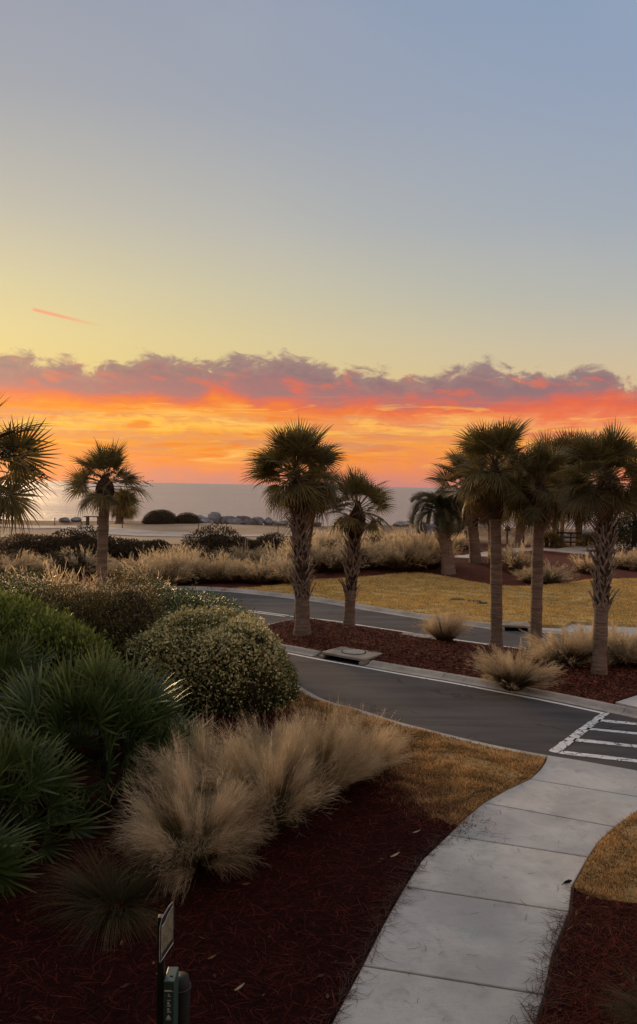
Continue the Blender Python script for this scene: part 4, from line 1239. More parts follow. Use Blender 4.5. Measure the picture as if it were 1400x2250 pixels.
# ---- feather palm (pindo) ------------------------------------------------------------------
def feather_leaf(seed):
    r = np.random.default_rng(seed)
    k = 16
    t = np.linspace(0, 1, k)
    ang = 1.05 - 2.35 * t ** 1.2
    dx, dz = np.cos(ang), np.sin(ang)
    x = np.concatenate([[0], np.cumsum(dx[:-1] / k)]); z = np.concatenate([[0], np.cumsum(dz[:-1] / k)])
    x = 0.55 * x / max(x.max(), 1e-6) * 1.0; z = z * 0.8
    P = np.stack([x, np.zeros(k), z], -1)[None]
    V, q = ribbons(P, (0.03 * (1 - 0.8 * t))[None], np.array([[0, 1, 0]]))
    tt = np.repeat(t * 0.2, 2); vv = np.full(2 * k, 0.5)
    n = 70
    u = np.linspace(0.18, 0.99, n)
    px = np.interp(u, t, x); pz = np.interp(u, t, z); an = np.interp(u, t, ang)
    Ps, S = [], []
    for s in (-1, 1):
        L = 0.26 * np.sin(np.clip(u * 1.05, 0, 1) * math.pi) ** 0.5 * r.uniform(0.85, 1.1, n)
        tx, tz = np.cos(an), np.sin(an)
        d = np.stack([tx * 0.7, np.full(n, s * 0.55), tz * 0.7 + 0.35], -1)
        d /= np.linalg.norm(d, axis=1)[:, None]
        b = np.stack([px, np.zeros(n), pz], -1)
        mid = b + d * (L * 0.5)[:, None]
        tip = b + d * L[:, None] + np.array([0, 0, -1])[None] * (0.10 * L)[:, None]
        Ps.append(np.stack([b, mid, tip], 1)); S.append(np.cross(d, np.array([0, s * 0.3, 1.0])[None]))
    P2 = np.concatenate(Ps); S2 = np.concatenate(S); S2 /= np.linalg.norm(S2, axis=1)[:, None]
    V2, q2 = ribbons(P2, np.tile(np.array([0.010, 0.014, 0.002]), (2 * n, 1)), S2)
    q2 = q2 + len(V)
    V = np.concatenate([V, V2]); q = np.concatenate([q, q2])
    tt = np.concatenate([tt, np.tile(np.repeat([0.2, 0.6, 1.0], 2), 2 * n)])
    vv = np.concatenate([vv, np.repeat(r.uniform(0, 1, 2 * n), 6)])
    return mesh_np('frond', V, quads=q, mat=M['pindo'], attrs={'t': tt, 'v': vv})
FEATHER = [feather_leaf(i) for i in range(3)]
def feather_palm(label, base, H, rr, CR, nf, lean, seed):
    rd = random.Random(seed)
    o = tag(empty('palm_tree', base), label, 'palm', 'feather palms')
    add('trunk', trunk_mesh(H, rr * 1.1, rr * 0.9, lean, seed), o)
    for k in range(46):
        z = H * rd.uniform(0.25, 1.0); a = rd.uniform(0, 6.28); t = z / H
        c = Vector((lean[0] * t ** 1.5 + rr * 0.92 * math.cos(a), lean[1] * t ** 1.5 + rr * 0.92 * math.sin(a), z))
        add('leaf_base', BOOT, o, mat4=Matrix.Translation(c) @ Matrix.Rotation(a - math.pi / 2, 4, 'Z') @ Matrix.Rotation(-0.2, 4, 'X') @ Matrix.Scale(1.25, 4))
    for i in range(nf):
        azm = i * 2.39996 + rd.uniform(-0.2, 0.2)
        el = 60 - 75 * (i + 0.5) / nf
        m = Matrix.Translation(Vector((lean[0], lean[1], H))) @ Matrix.Rotation(azm, 4, 'Z') @ Matrix.Rotation(R(-el + 38), 4, 'Y') @ Matrix.Scale(CR * 1.9 * rd.uniform(0.85, 1.1), 4)
        add('frond', rd.choice(FEATHER), o, mat4=m)
    return o
b = at(985, 1254)
hub = at_y(968, 1128, b.y)
feather_palm('feather leaved palm with arching fronds at the left of the far palm group', b, hub.z - b.z, 0.30, 1.35, 40, (hub.x - b.x, 0), 71)

# ---- saw palmetto clumps ----------------------------------------------------------------------
PALMETTO = [fan_leaf(80 + i, M['palmetto'], pet=0.42, blade=0.58, n=19, spread=108, droop=0.04 + 0.08 * (i % 3), tipdroop=0.04, fold=0.30, wf=1.0, petw=0.012, split=0.34) for i in range(4)]
def palmetto(label, base, rx, ry, h, n, seed, leaf=0.75, mesh=None, name='palmetto_clump', cat='palmetto', lo=5, group='palmetto clumps'):
    rd = random.Random(seed)
    o = tag(empty(name, base), label, cat, group)
    for i in range(n):
        u = (i + 0.5) / n
        azm = i * 2.39996
        rad = math.sqrt(u)
        el = 86 - (86 - lo) * rad ** 1.3 + rd.uniform(-12, 12)
        # leaf tips lie over a dome; stems start from below them
        st = Vector((rx * 0.62 * rad * math.cos(azm), ry * 0.62 * rad * math.sin(azm), max(0.05, (h - leaf) * (1 - 0.9 * rad ** 2) * rd.uniform(0.75, 1.05))))
        d = Vector((math.cos(azm) * math.cos(R(el)), math.sin(azm) * math.cos(R(el)), math.sin(R(el))))
        s = leaf * rd.uniform(0.8, 1.2)
        m = Matrix.Translation(st) @ frame(d, (0.1, -0.7, 0.75), rd.gauss(0, 0.6)).to_4x4() @ Matrix.Scale(s, 4)
        add('frond', rd.choice(mesh or PALMETTO), o, mat4=m)
    # creeping stems
    for i in range(7):
        mb = MB()
        a = rd.uniform(0, 6.28); q = rd.uniform(0.1, 0.55)
        mb.tube([(rx * q * math.cos(a), ry * q * math.sin(a), -0.03), (rx * q * 1.1 * math.cos(a + .2), ry * q * 1.1 * math.sin(a + .2), h * 0.3), (rx * q * math.cos(a), ry * q * math.sin(a), h * 0.55)], [0.05, 0.045, 0.04], 6)
        mb.build('stem', M['twig'], o)
    return o
palmetto('broad dark green palmetto clump in front of the clipped shrubs', Vector((-3.3, 11.6, 0.04)), 1.9, 1.5, 2.05, 150, 5, 1.0)
palmetto('palmetto clump at the left edge above the strap leaved plant', Vector((-4.05, 9.8, 0.04)), 1.05, 1.0, 1.45, 62, 6, 0.82)
palmetto('pale tipped palmetto with long leaves at the left picture edge', Vector((-4.0, 8.4, 0.04)), 0.6, 0.6, 1.15, 26, 7, 0.85)
palmetto('grey green palmetto tuft behind the broad clump at the left edge', Vector((-5.15, 13.2, 0.04)), 0.75, 0.7, 2.05, 46, 8, 0.85)
q_ = at(626, 1214)
palmetto('small spiky yucca among the grasses beyond the road', q_, 0.45, 0.45, 0.95, 34, 9, 0.55, FR_UP, 'yucca', 'yucca', 0, 'yuccas')
q_ = at(1208, 1203)
palmetto('dark spiky palmetto at the left end of the railing', q_, 0.9, 0.9, 1.5, 40, 10, 0.9, FR_UP, lo=0)
q_ = at(1300, 1203)
palmetto('dark palmetto behind the shaggy trunk at the right end of the railing', q_, 1.0, 0.9, 1.3, 40, 12, 0.9, FR_UP, lo=0)

# ---- ornamental grass -----------------------------------------------------------------------
def grass_meshes(seed, n_tuft, per, rb, H, w, tilt=(2, 62), plumes=200, hairs=9, k=6, bm='blade', pm='plume', arch=0.55, lean=(0, 0), hair_w=None, stray=0):
    r = np.random.default_rng(seed)
    n = n_tuft * per
    taz = r.uniform(0, 2 * np.pi, n_tuft)
    ttl = np.radians(tilt[0] + (tilt[1] - tilt[0]) * np.sqrt(r.uniform(0, 1, n_tuft)))
    tl = r.uniform(0.66, 1.14, n_tuft)
    az = np.repeat(taz, per) + r.normal(0, 0.08, n)
    tl_ = np.repeat(ttl, per) + r.normal(0, 0.045, n)
    L = H * np.repeat(tl, per) * r.uniform(0.75, 1.08, n) * (1.05 + 0.15 * np.sin(tl_))
    t = np.linspace(0, 1, k)
    ho = np.stack([np.cos(az), np.sin(az)], -1)
    base_r = rb * np.sqrt(r.uniform(0, 1, n)) * (0.4 + np.sin(tl_))
    baz = az + r.normal(0, 0.5, n)
    b = np.stack([np.cos(baz) * base_r, np.sin(baz) * base_r, np.full(n, -0.02)], -1)
    bend = arch * r.uniform(0.6, 1.4, n) * (0.35 + np.sin(tl_))
    ang = tl_[:, None] + bend[:, None] * (t[None, :] ** 1.6)
    ds = L[:, None] / (k - 1)
    hx = np.concatenate([np.zeros((n, 1)), np.cumsum(np.sin(ang[:, :-1]) * ds, 1)], 1)
    hz = np.concatenate([np.zeros((n, 1)), np.cumsum(np.cos(ang[:, :-1]) * ds, 1)], 1)
    P = np.stack([b[:, None, 0] + ho[:, None, 0] * hx + lean[0] * hz * t[None], b[:, None, 1] + ho[:, None, 1] * hx + lean[1] * hz * t[None], b[:, None, 2] + hz], -1)
    P[:, :, 2] = np.maximum(P[:, :, 2], 0.02)
    P[:, 0, 2] = -0.02
    wd = w * np.array([1.0, 1.0, 0.9, 0.75, 0.5, 0.18])[None, :k] * r.uniform(0.7, 1.3, n)[:, None]
    sa = az + np.pi / 2 + r.normal(0, 0.7, n)
    S = np.stack([np.cos(sa), np.sin(sa), r.normal(0, 0.2, n)], -1)
    V, q = ribbons(P, wd, S)
    tuft_v = np.repeat(r.uniform(0, 1, n_tuft), per) * 0.6 + r.uniform(0, 0.4, n)
    A = {'t': np.repeat(np.tile(t, n), 2), 'v': np.repeat(tuft_v, 2 * k)}
    blades = mesh_np('blades', V, quads=q, mat=M[bm], attrs=A)
    # plumes: clouds of short hairs along the upper part of chosen blades
    pw_ = np.where(tl_ < 0.85, 1.0, 0.12) * np.repeat(r.uniform(0.1, 1.0, n_tuft) ** 2, per); pw_ /= pw_.sum()
    pi = r.choice(n, min(plumes, n // 2), replace=False, p=pw_)
    m = len(pi)
    u = r.uniform(0.52, 1.0, (m, hairs))
    idx = np.minimum((u * (k - 1)).astype(int), k - 2); f = u * (k - 1) - idx
    A0 = P[pi[:, None], idx]; A1 = P[pi[:, None], idx + 1]
    c = A0 + (A1 - A0) * f[..., None]
    # plumes stand a little beyond the blades
    c = c + (P[pi, -1] - P[pi, 0])[:, None, :] * 0.16
    d = (A1 - A0); d /= (np.linalg.norm(d, axis=-1, keepdims=True) + 1e-9)
    d = d + r.normal(0, 0.30, d.shape); d /= np.linalg.norm(d, axis=-1, keepdims=True)
    hl = H * r.uniform(0.10, 0.22, (m, hairs))
    p0 = c.reshape(-1, 3); p2 = (c + d * hl[..., None]).reshape(-1, 3)
    p1 = (p0 + p2) / 2 + r.normal(0, 0.004, p0.shape)
    P2 = np.stack([p0, p1, p2], 1)
    nn = len(P2)
    hw = hair_w or w * 0.75
    S2 = r.normal(0, 1, (nn, 3)); S2 /= np.linalg.norm(S2, axis=1)[:, None]
    V2, q2 = ribbons(P2, np.tile(np.array([0.6, 1.0, 0.25]) * hw, (nn, 1)), S2)
    q2_keep = q2
    pv_ = np.repeat(np.repeat(tuft_v[pi], hairs) * 0.7 + r.uniform(0, 0.3, nn), 6)
    tt_ = np.repeat(np.tile([0.2, 0.6, 1.0], nn), 2)
    if stray:
        # single seed stalks that stand clear of the clump
        sa_ = r.uniform(0, 6.283, stray); st_ = np.radians(r.uniform(0, 34, stray)); sL = H * r.uniform(1.15, 1.5, stray)
        dd = np.stack([np.cos(sa_) * np.sin(st_), np.sin(sa_) * np.sin(st_), np.cos(st_)], -1)
        b0 = np.stack([np.cos(sa_), np.sin(sa_), np.zeros(stray)], -1) * 0.08
        q0 = b0; q1 = b0 + dd * (sL * 0.6)[:, None]
        q2 = b0 + (dd + np.stack([np.cos(sa_), np.sin(sa_), np.zeros(stray)], -1) * 0.12) * sL[:, None]
        PS = np.stack([q0, q1, q2], 1)
        Vs_, qs_ = ribbons(PS, np.tile(np.array([1.0, 0.8, 0.5]) * w, (stray, 1)), np.stack([-np.sin(sa_), np.cos(sa_), np.zeros(stray)], -1))
        hh = 26
        u_ = r.uniform(0.62, 1.0, (stray, hh))[..., None]
        c_ = (q1[:, None] + (q2 - q1)[:, None] * ((u_ - 0.6) / 0.4)).reshape(-1, 3)
        d_ = np.repeat((q2 - q1) / np.linalg.norm(q2 - q1, axis=1)[:, None], hh, 0) + r.normal(0, 0.42, (stray * hh, 3))
        e_ = c_ + d_ * (H * r.uniform(0.03, 0.09, stray * hh))[:, None]
        PH = np.stack([c_, (c_ + e_) / 2, e_], 1)
        SH = r.normal(0, 1, (stray * hh, 3)); SH /= np.linalg.norm(SH, axis=1)[:, None]
        Vh_, qh_ = ribbons(PH, np.tile(np.array([0.5, 1.0, 0.3]) * hw * 1.3, (stray * hh, 1)), SH)
        n0 = len(V2); n1 = n0 + len(Vs_)
        V2 = np.concatenate([V2, Vs_, Vh_]); q2 = np.concatenate([qq for qq in (np.asarray(q2_keep), qs_ + n0, qh_ + n1)])
        pv_ = np.concatenate([pv_, np.full(len(Vs_), 0.5), np.full(len(Vh_), 0.75)])
        tt_ = np.concatenate([tt_, np.full(len(Vs_), 0.1), np.full(len(Vh_), 0.7)])
    plume = mesh_np('plumes', V2, quads=q2, mat=M[pm], attrs={'t': tt_, 'v': pv_})
    return blades, plume

def grass_clump(label, base, meshes, scale=1.0, rz=0.0, zs=1.0, group=None):
    o = empty('grass_clump', base, rz)
    tag(o, label, 'grass clump', group or 'ornamental grass clumps')
    S = Matrix.Diagonal((scale, scale, scale * zs, 1))
    b_ = add('blades', meshes[0], o, mat4=S); b_['kind'] = 'stuff'
    p_ = add('plumes', meshes[1], o, mat4=S); p_['kind'] = 'stuff'
    return o

# near clumps, each its own mesh
NEAR = [grass_meshes(101, 58, 62, 0.20, 1.05, 0.0062, (3, 66), 1900, 10, arch=0.75, hair_w=0.0036, stray=12),
        grass_meshes(102, 56, 62, 0.20, 1.12, 0.0062, (2, 56), 2300, 10, arch=0.62, hair_w=0.0036, stray=16),
        grass_meshes(103, 56, 62, 0.20, 1.08, 0.0062, (2, 54), 2500, 10, arch=0.55, hair_w=0.0036, stray=24)]
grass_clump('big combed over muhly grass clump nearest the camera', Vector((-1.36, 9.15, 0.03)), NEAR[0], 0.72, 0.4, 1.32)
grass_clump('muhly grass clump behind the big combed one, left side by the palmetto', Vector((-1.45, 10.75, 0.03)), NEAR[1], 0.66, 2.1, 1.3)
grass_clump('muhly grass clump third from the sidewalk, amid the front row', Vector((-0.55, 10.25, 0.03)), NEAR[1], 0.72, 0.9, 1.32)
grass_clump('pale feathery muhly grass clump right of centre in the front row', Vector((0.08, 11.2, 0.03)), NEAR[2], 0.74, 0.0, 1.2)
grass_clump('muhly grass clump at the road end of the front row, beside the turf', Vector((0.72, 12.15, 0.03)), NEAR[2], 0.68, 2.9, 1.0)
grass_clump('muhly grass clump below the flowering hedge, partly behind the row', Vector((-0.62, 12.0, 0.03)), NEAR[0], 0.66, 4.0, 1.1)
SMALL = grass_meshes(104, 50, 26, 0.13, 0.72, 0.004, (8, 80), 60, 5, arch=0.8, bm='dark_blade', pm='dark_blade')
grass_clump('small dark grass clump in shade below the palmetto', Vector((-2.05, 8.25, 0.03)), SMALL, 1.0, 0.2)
TUFT = grass_meshes(105, 22, 12, 0.10, 0.55, 0.006, (10, 75), 0, 1, arch=0.7) if False else SMALL
grass_clump('low grass tuft at the bottom right corner in the pine straw', Vector((2.95, 6.55, 0.04)), SMALL, 0.62, 1.2)
# island clumps
ISL = [grass_meshes(111, 70, 26, 0.16, 1.0, 0.009, (3, 62), 900, 8, arch=0.6, bm='fblade', pm='fplume'),
       grass_meshes(112, 70, 26, 0.16, 1.0, 0.009, (3, 56), 900, 8, arch=0.5, bm='fblade', pm='fplume')]
def isl(label, px, me, s, rz, zs=1.0):
    p = at(*px, dz=0.15); p.z = island_z(p) - 0.02
    grass_clump(label, p, me, s, rz, zs)
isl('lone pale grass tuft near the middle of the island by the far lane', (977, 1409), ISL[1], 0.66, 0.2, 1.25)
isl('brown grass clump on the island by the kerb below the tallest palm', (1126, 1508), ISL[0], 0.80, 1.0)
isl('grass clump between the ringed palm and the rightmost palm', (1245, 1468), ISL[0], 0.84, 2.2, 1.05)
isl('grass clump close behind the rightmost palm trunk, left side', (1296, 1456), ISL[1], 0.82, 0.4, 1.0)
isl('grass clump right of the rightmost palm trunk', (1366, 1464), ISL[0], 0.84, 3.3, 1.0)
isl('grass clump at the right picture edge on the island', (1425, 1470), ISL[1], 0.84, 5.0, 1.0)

# rows beyond
FAR = [grass_meshes(121 + i, 46, 13, 0.22, 1.0, 0.020, (3, 60), 420, 6, arch=0.55, bm='fblade', pm='fplume', hair_w=0.016) for i in range(4)]
rd_ = random.Random(77)
def far_clumps(pts, label, group, smin, smax, zs=1.0):
    for k, (px, py) in enumerate(pts):
        p = at(px, py)
        grass_clump(label + ', ' + ORD[k], p, rd_.choice(FAR), rd_.uniform(smin, smax), rd_.uniform(0, 6.28), zs * rd_.uniform(0.9, 1.12), group)
# left, this side of the road (round the slender palm)
for i in range(12):
    x = -11.4 + 0.60 * i + rd_.uniform(-0.15, 0.15)
    y = 22.6 + rd_.uniform(-0.6, 0.8) - (0.0 if x < -5 else 0.4)
    p = Vector((x, y, 0.03))
    grass_clump('tall tan grass clump round the slender left palm, back row, ' + ORD[i], p, rd_.choice(FAR), rd_.uniform(1.35, 1.65), rd_.uniform(0, 6.28), 1.0, 'grass thicket round the slender palm')
for i in range(5):
    p = Vector((-9.2 + 0.9 * i + rd_.uniform(-0.2, 0.2), 21.0 + rd_.uniform(-0.3, 0.3), 0.03))
    grass_clump('tall tan grass clump before the slender left palm, front row, ' + ORD[i], p, rd_.choice(FAR), rd_.uniform(1.2, 1.45), rd_.uniform(0, 6.28), 1.0, 'grass thicket round the slender palm')
far_clumps([(x + rd_.uniform(-14, 14), 1268 + rd_.uniform(-5, 5)) for x in list(range(-20, 120, 46)) + list(range(170, 400, 52))], 'tan grass clump across the road left of the double line', 'far left grass row', 0.85, 1.15)
far_clumps([(x + rd_.uniform(-12, 12), 1282 + rd_.uniform(-5, 7)) for x in range(320, 660, 40)], 'tan grass clump along the far kerb left of the island palms', 'kerbside grass row', 1.0, 1.35)
far_clumps([(x + rd_.uniform(-12, 12), 1258 + rd_.uniform(-7, 7)) for x in range(360, 680, 58)], 'tan grass clump, second row behind the far kerb', 'second kerbside grass row', 0.9, 1.3)
far_clumps([(x + rd_.uniform(-12, 12), 1257 - (x - 660) * 0.03 + rd_.uniform(-4, 4)) for x in range(668, 960, 36)], 'golden grass clump at the top edge of the far lawn', 'lawn edge grass row', 1.15, 1.45)
far_clumps([(x + rd_.uniform(-12, 12), 1238 + rd_.uniform(-5, 5)) for x in range(690, 965, 46)], 'golden grass clump amid the far bed behind the lawn', 'middle far grass row', 1.15, 1.5)
far_clumps([(x + rd_.uniform(-12, 12), 1209 + rd_.uniform(-3, 3)) for x in range(690, 1060, 38)], 'pale grass clump at the back of the far bed', 'back far grass row', 1.1, 1.4)
for px, py, s, lab in [((1205), 1283, 0.95, 'green centred grass clump between the two smooth palm trunks beyond the lawn'),
                       (1136, 1256, 1.25, 'tall reedy grass clump right of the tallest palm trunk beyond the lawn'),
                       (1163, 1282, 0.75, 'low pale grass clump behind the ringed palm trunk beyond the lawn'),
                       (1288, 1262, 0.85, 'tan grass clump left of the shaggy trunk at the lawn edge'),
                       (1366, 1252, 1.15, 'golden grass clump right of the shaggy trunk beyond the lawn'),
                       (1414, 1256, 1.2, 'golden grass clump at the right picture edge beyond the lawn')]:
    grass_clump(lab, at(px, py), rd_.choice(FAR), s, rd_.uniform(0, 6), 1.15 if 'reedy' in lab else 1.0, 'grass clumps beyond the lawn')

# ---- leafy shrubs ----------------------------------------------------------------------------
def shrub_mesh(seed, rx, ry, h, n, leaf, mat, lump=0.10, flat=0.75, up=0.35, depth=0.22, tipbias=0.0, low=0.05, topgrow=0.0):
    """leaves through the outer shell of a lumpy dome; returns foliage mesh and inner core mesh"""
    r = np.random.default_rng(seed)
    def radius(D):
        s = np.zeros(len(D))
        q = np.random.default_rng(seed + 1)
        for i in range(26):
            c = q.normal(0, 1, 3); c /= np.linalg.norm(c)
            s += q.uniform(-0.6, 1.0) * np.exp(-(1 - D @ c) * q.uniform(10, 34))
        for i in range(9):
            c = q.normal(0, 1, 3); c /= np.linalg.norm(c)
            s += q.uniform(-0.9, 0.9) * np.exp(-(1 - D @ c) * q.uniform(3, 7))
        return 1 + lump * s
    def dome(D):
        # superellipse dome, flattened side walls
        e = 2.0 / flat
        a = (np.abs(D[:, 0] / rx) ** e + np.abs(D[:, 1] / ry) ** e) ** (2 / e) + (np.abs(D[:, 2]) / h) ** 2
        return 1 / np.sqrt(a)
    # leaves grow in sprigs, some standing out and some set back
    per = 16
    ns = n // per
    C = r.normal(0, 1, (ns, 3)); C[:, 2] = np.abs(C[:, 2])
    C *= np.array([rx, ry, h])[None]; C /= np.linalg.norm(C, axis=1)[:, None]
    size = leaf * 1.5 / ((rx + ry + h) / 3)
    D = np.repeat(C, per, 0) + r.normal(0, size, (ns * per, 3))
    D[:, 2] = np.abs(D[:, 2]); D /= np.linalg.norm(D, axis=1)[:, None]
    n = len(D)
    so_ = np.repeat(r.normal(0, 0.028, ns), per)
    rad = dome(D) * radius(D) * (1 + so_)
    dp = r.uniform(0, 1, n) ** 1.6
    P = D * (rad * (1 - depth * dp))[:, None]
    keep = P[:, 2] > low * h
    sv = np.repeat(r.uniform(-0.15, 0.3, ns), per)
    P, D, dp = P[keep], D[keep], dp[keep]
    n = len(P)
    N = D * np.array([1 / rx, 1 / ry, 1 / h]); N /= np.linalg.norm(N, axis=1)[:, None]
    tg = np.cross(N, r.normal(0, 1, N.shape)); tg /= np.linalg.norm(tg, axis=1)[:, None]
    a = N * 0.45 + tg * r.uniform(0.4, 1.1, (n, 1)) + np.array([0, 0, up])
    a /= np.linalg.norm(a, axis=1)[:, None]
    b = np.cross(a, N + r.normal(0, 0.45, a.shape)); b /= np.linalg.norm(b, axis=1)[:, None]
    L = leaf * r.uniform(0.6, 1.3, n)
    Wd = L * r.uniform(0.32, 0.5, n)
    c = np.cross(a, b)
    base = P; tip = P + a * L[:, None]; mid = P + a * (L * 0.5)[:, None] + c * (L * 0.08)[:, None]
    V = np.stack([base, mid - b * Wd[:, None] * 0.5, tip, mid + b * Wd[:, None] * 0.5], 1).reshape(-1, 3)
    i = 4 * np.arange(n)
    q = np.stack([i, i + 1, i + 2, i + 3], -1)
    # outer patches paler with young growth; high leaves paler as a painted lit top
    patch = radius(D) - 1
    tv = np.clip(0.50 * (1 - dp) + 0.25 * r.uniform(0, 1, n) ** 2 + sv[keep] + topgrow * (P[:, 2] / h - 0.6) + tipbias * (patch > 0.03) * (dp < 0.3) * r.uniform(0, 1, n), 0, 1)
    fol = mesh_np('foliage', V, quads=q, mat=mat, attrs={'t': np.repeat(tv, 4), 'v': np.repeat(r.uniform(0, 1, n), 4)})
    # inner mass of twigs
    nu, nv = 20, 9
    CV = []
    for j in range(nv):
        ph = (j / (nv - 1)) * math.pi / 2
        for i_ in range(nu):
            th = 2 * math.pi * i_ / nu
            CV.append((math.cos(th) * math.cos(ph) * rx, math.sin(th) * math.cos(ph) * ry, math.sin(ph) * h + 1e-4))
    CV = np.array(CV); DD = CV / np.linalg.norm(CV, axis=1)[:, None]
    CV = DD * (dome(DD) * radius(DD) * (1 - depth * 0.85))[:, None]
    CV[:, 2] = np.maximum(CV[:, 2], 0.0)
    CF = [[j * nu + i_, j * nu + (i_ + 1) % nu, (j + 1) * nu + (i_ + 1) % nu, (j + 1) * nu + i_] for j in range(nv - 1) for i_ in range(nu)]
    core = mesh_py('branches', CV, CF, M['twig'], True)
    return fol, core, P, N, dp

def shrub(label, base, rx, ry, h, n, leaf, mat, seed, name='shrub', blossoms=0, bsize=0.02, group=None, rz=0.0, lobes=None, shoots=0, **kw):
    o = empty(name, base, rz)
    tag(o, label, 'shrub', group)
    Ps, Ns, dps = [], [], []
    for k, (lx, ly, fx, fy, fh, fn) in enumerate(lobes or [(0, 0, 1, 1, 1, 1)]):
        fol, core, P, N, dp = shrub_mesh(seed + 40 * k, rx * fx, ry * fy, h * fh, int(n * fn), leaf, M[mat], **kw)
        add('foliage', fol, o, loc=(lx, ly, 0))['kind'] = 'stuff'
        add('branches', core, o, loc=(lx, ly, 0))
        Ps.append(P + np.array([lx, ly, 0])); Ns.append(N); dps.append(dp)
    P, N, dp = np.concatenate(Ps), np.concatenate(Ns), np.concatenate(dps)
    # loose shoots that break the outline
    if shoots:
        r = np.random.default_rng(seed + 5)
        ok = np.nonzero((dp < 0.15) & (P[:, 2] > 0.45 * h))[0]
        k = r.choice(ok, shoots)
        d = N[k] * 0.6 + np.array([0, 0, 0.7]) + r.normal(0, 0.25, (shoots, 3)); d /= np.linalg.norm(d, axis=1)[:, None]
        m = 9
        u = np.repeat(np.linspace(0.1, 1.0, m)[None], shoots, 0)
        L = r.uniform(0.08, 0.26, shoots)
        c = (P[k][:, None] + d[:, None] * (u * L[:, None])[..., None]).reshape(-1, 3)
        a = np.repeat(d, m, 0) + r.normal(0, 0.7, (shoots * m, 3)); a /= np.linalg.norm(a, axis=1)[:, None]
        b = np.cross(a, r.normal(0, 1, a.shape)); b /= np.linalg.norm(b, axis=1)[:, None]
        ll = leaf * r.uniform(0.6, 1.1, (len(c), 1))
        V = np.stack([c, c + a * ll * .5 - b * ll * .2, c + a * ll, c + a * ll * .5 + b * ll * .2], 1).reshape(-1, 3)
        i = 4 * np.arange(len(c))
        add('shoots', mesh_np('shoots', V, quads=np.stack([i, i + 1, i + 2, i + 3], -1), mat=M[mat], attrs={'t': np.repeat(r.uniform(0.4, 0.9, len(c)), 4), 'v': np.repeat(r.uniform(0, 1, len(c)), 4)}), o)['kind'] = 'stuff'
    if blossoms:
        r = np.random.default_rng(seed + 9)
        # flowers sit in loose patches over the outside, crowded upward to paint the lit top
        q = np.random.default_rng(seed + 10)
        ctr = q.normal(0, 1, (40, 3)) * np.array([rx, ry, h]); ctr[:, 2] = np.abs(ctr[:, 2])
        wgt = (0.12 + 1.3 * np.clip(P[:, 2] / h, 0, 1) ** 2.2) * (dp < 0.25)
        den = np.zeros(len(P))
        for c in ctr: den += np.exp(-((P - c) ** 2).sum(1) / 0.08)
        wgt = wgt * (0.35 + den)
        wgt /= wgt.sum()
        k = r.choice(len(P), blossoms, replace=False, p=wgt)
        c = P[k] + N[k] * 0.03
        a = N[k] + r.normal(0, 0.5, N[k].shape); a /= np.linalg.norm(a, axis=1)[:, None]
        u = np.cross(a, r.normal(0, 1, a.shape)); u /= np.linalg.norm(u, axis=1)[:, None]
        w = np.cross(a, u)
        s = (bsize * r.uniform(0.5, 1.3, blossoms))[:, None]
        V = np.stack([c - u * s, c - w * s * 0.8 + a * s * 0.4, c + u * s, c + w * s * 0.8 + a * s * 0.4], 1).reshape(-1, 3)
        i = 4 * np.arange(blossoms)
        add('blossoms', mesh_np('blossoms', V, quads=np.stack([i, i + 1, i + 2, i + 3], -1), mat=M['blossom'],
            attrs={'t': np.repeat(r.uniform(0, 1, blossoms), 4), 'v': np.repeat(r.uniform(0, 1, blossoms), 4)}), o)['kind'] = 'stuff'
    return o

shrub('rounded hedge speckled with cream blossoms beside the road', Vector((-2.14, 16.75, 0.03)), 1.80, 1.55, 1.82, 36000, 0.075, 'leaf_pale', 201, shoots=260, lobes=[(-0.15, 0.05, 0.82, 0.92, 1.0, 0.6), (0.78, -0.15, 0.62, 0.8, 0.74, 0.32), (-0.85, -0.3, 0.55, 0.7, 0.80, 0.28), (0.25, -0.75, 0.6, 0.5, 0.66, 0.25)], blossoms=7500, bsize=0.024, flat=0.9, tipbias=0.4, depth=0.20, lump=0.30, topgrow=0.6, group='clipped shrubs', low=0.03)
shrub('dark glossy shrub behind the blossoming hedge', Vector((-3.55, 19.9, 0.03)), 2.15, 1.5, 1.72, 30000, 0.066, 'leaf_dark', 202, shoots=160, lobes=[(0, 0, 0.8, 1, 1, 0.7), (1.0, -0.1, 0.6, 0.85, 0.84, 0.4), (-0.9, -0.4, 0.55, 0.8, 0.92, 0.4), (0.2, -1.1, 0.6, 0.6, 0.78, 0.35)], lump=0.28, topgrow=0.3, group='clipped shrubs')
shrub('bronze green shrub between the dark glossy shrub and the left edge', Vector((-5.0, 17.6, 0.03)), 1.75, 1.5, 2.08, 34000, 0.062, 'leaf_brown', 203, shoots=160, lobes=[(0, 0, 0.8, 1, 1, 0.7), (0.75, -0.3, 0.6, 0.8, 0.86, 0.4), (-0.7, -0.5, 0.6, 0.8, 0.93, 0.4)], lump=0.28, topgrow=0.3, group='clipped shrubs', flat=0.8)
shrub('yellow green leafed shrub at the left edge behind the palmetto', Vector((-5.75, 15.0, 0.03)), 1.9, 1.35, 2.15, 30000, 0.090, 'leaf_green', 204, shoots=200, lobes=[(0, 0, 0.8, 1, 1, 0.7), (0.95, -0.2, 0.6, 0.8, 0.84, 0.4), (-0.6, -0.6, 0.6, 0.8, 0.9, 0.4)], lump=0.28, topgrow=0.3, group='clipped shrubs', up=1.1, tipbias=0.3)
shrub('dark shiny leafed shrub behind the yellow green one at the left edge', Vector((-7.0, 17.6, 0.03)), 1.7, 1.3, 2.2, 22000, 0.066, 'leaf_dark', 205, lump=0.2, group='clipped shrubs')
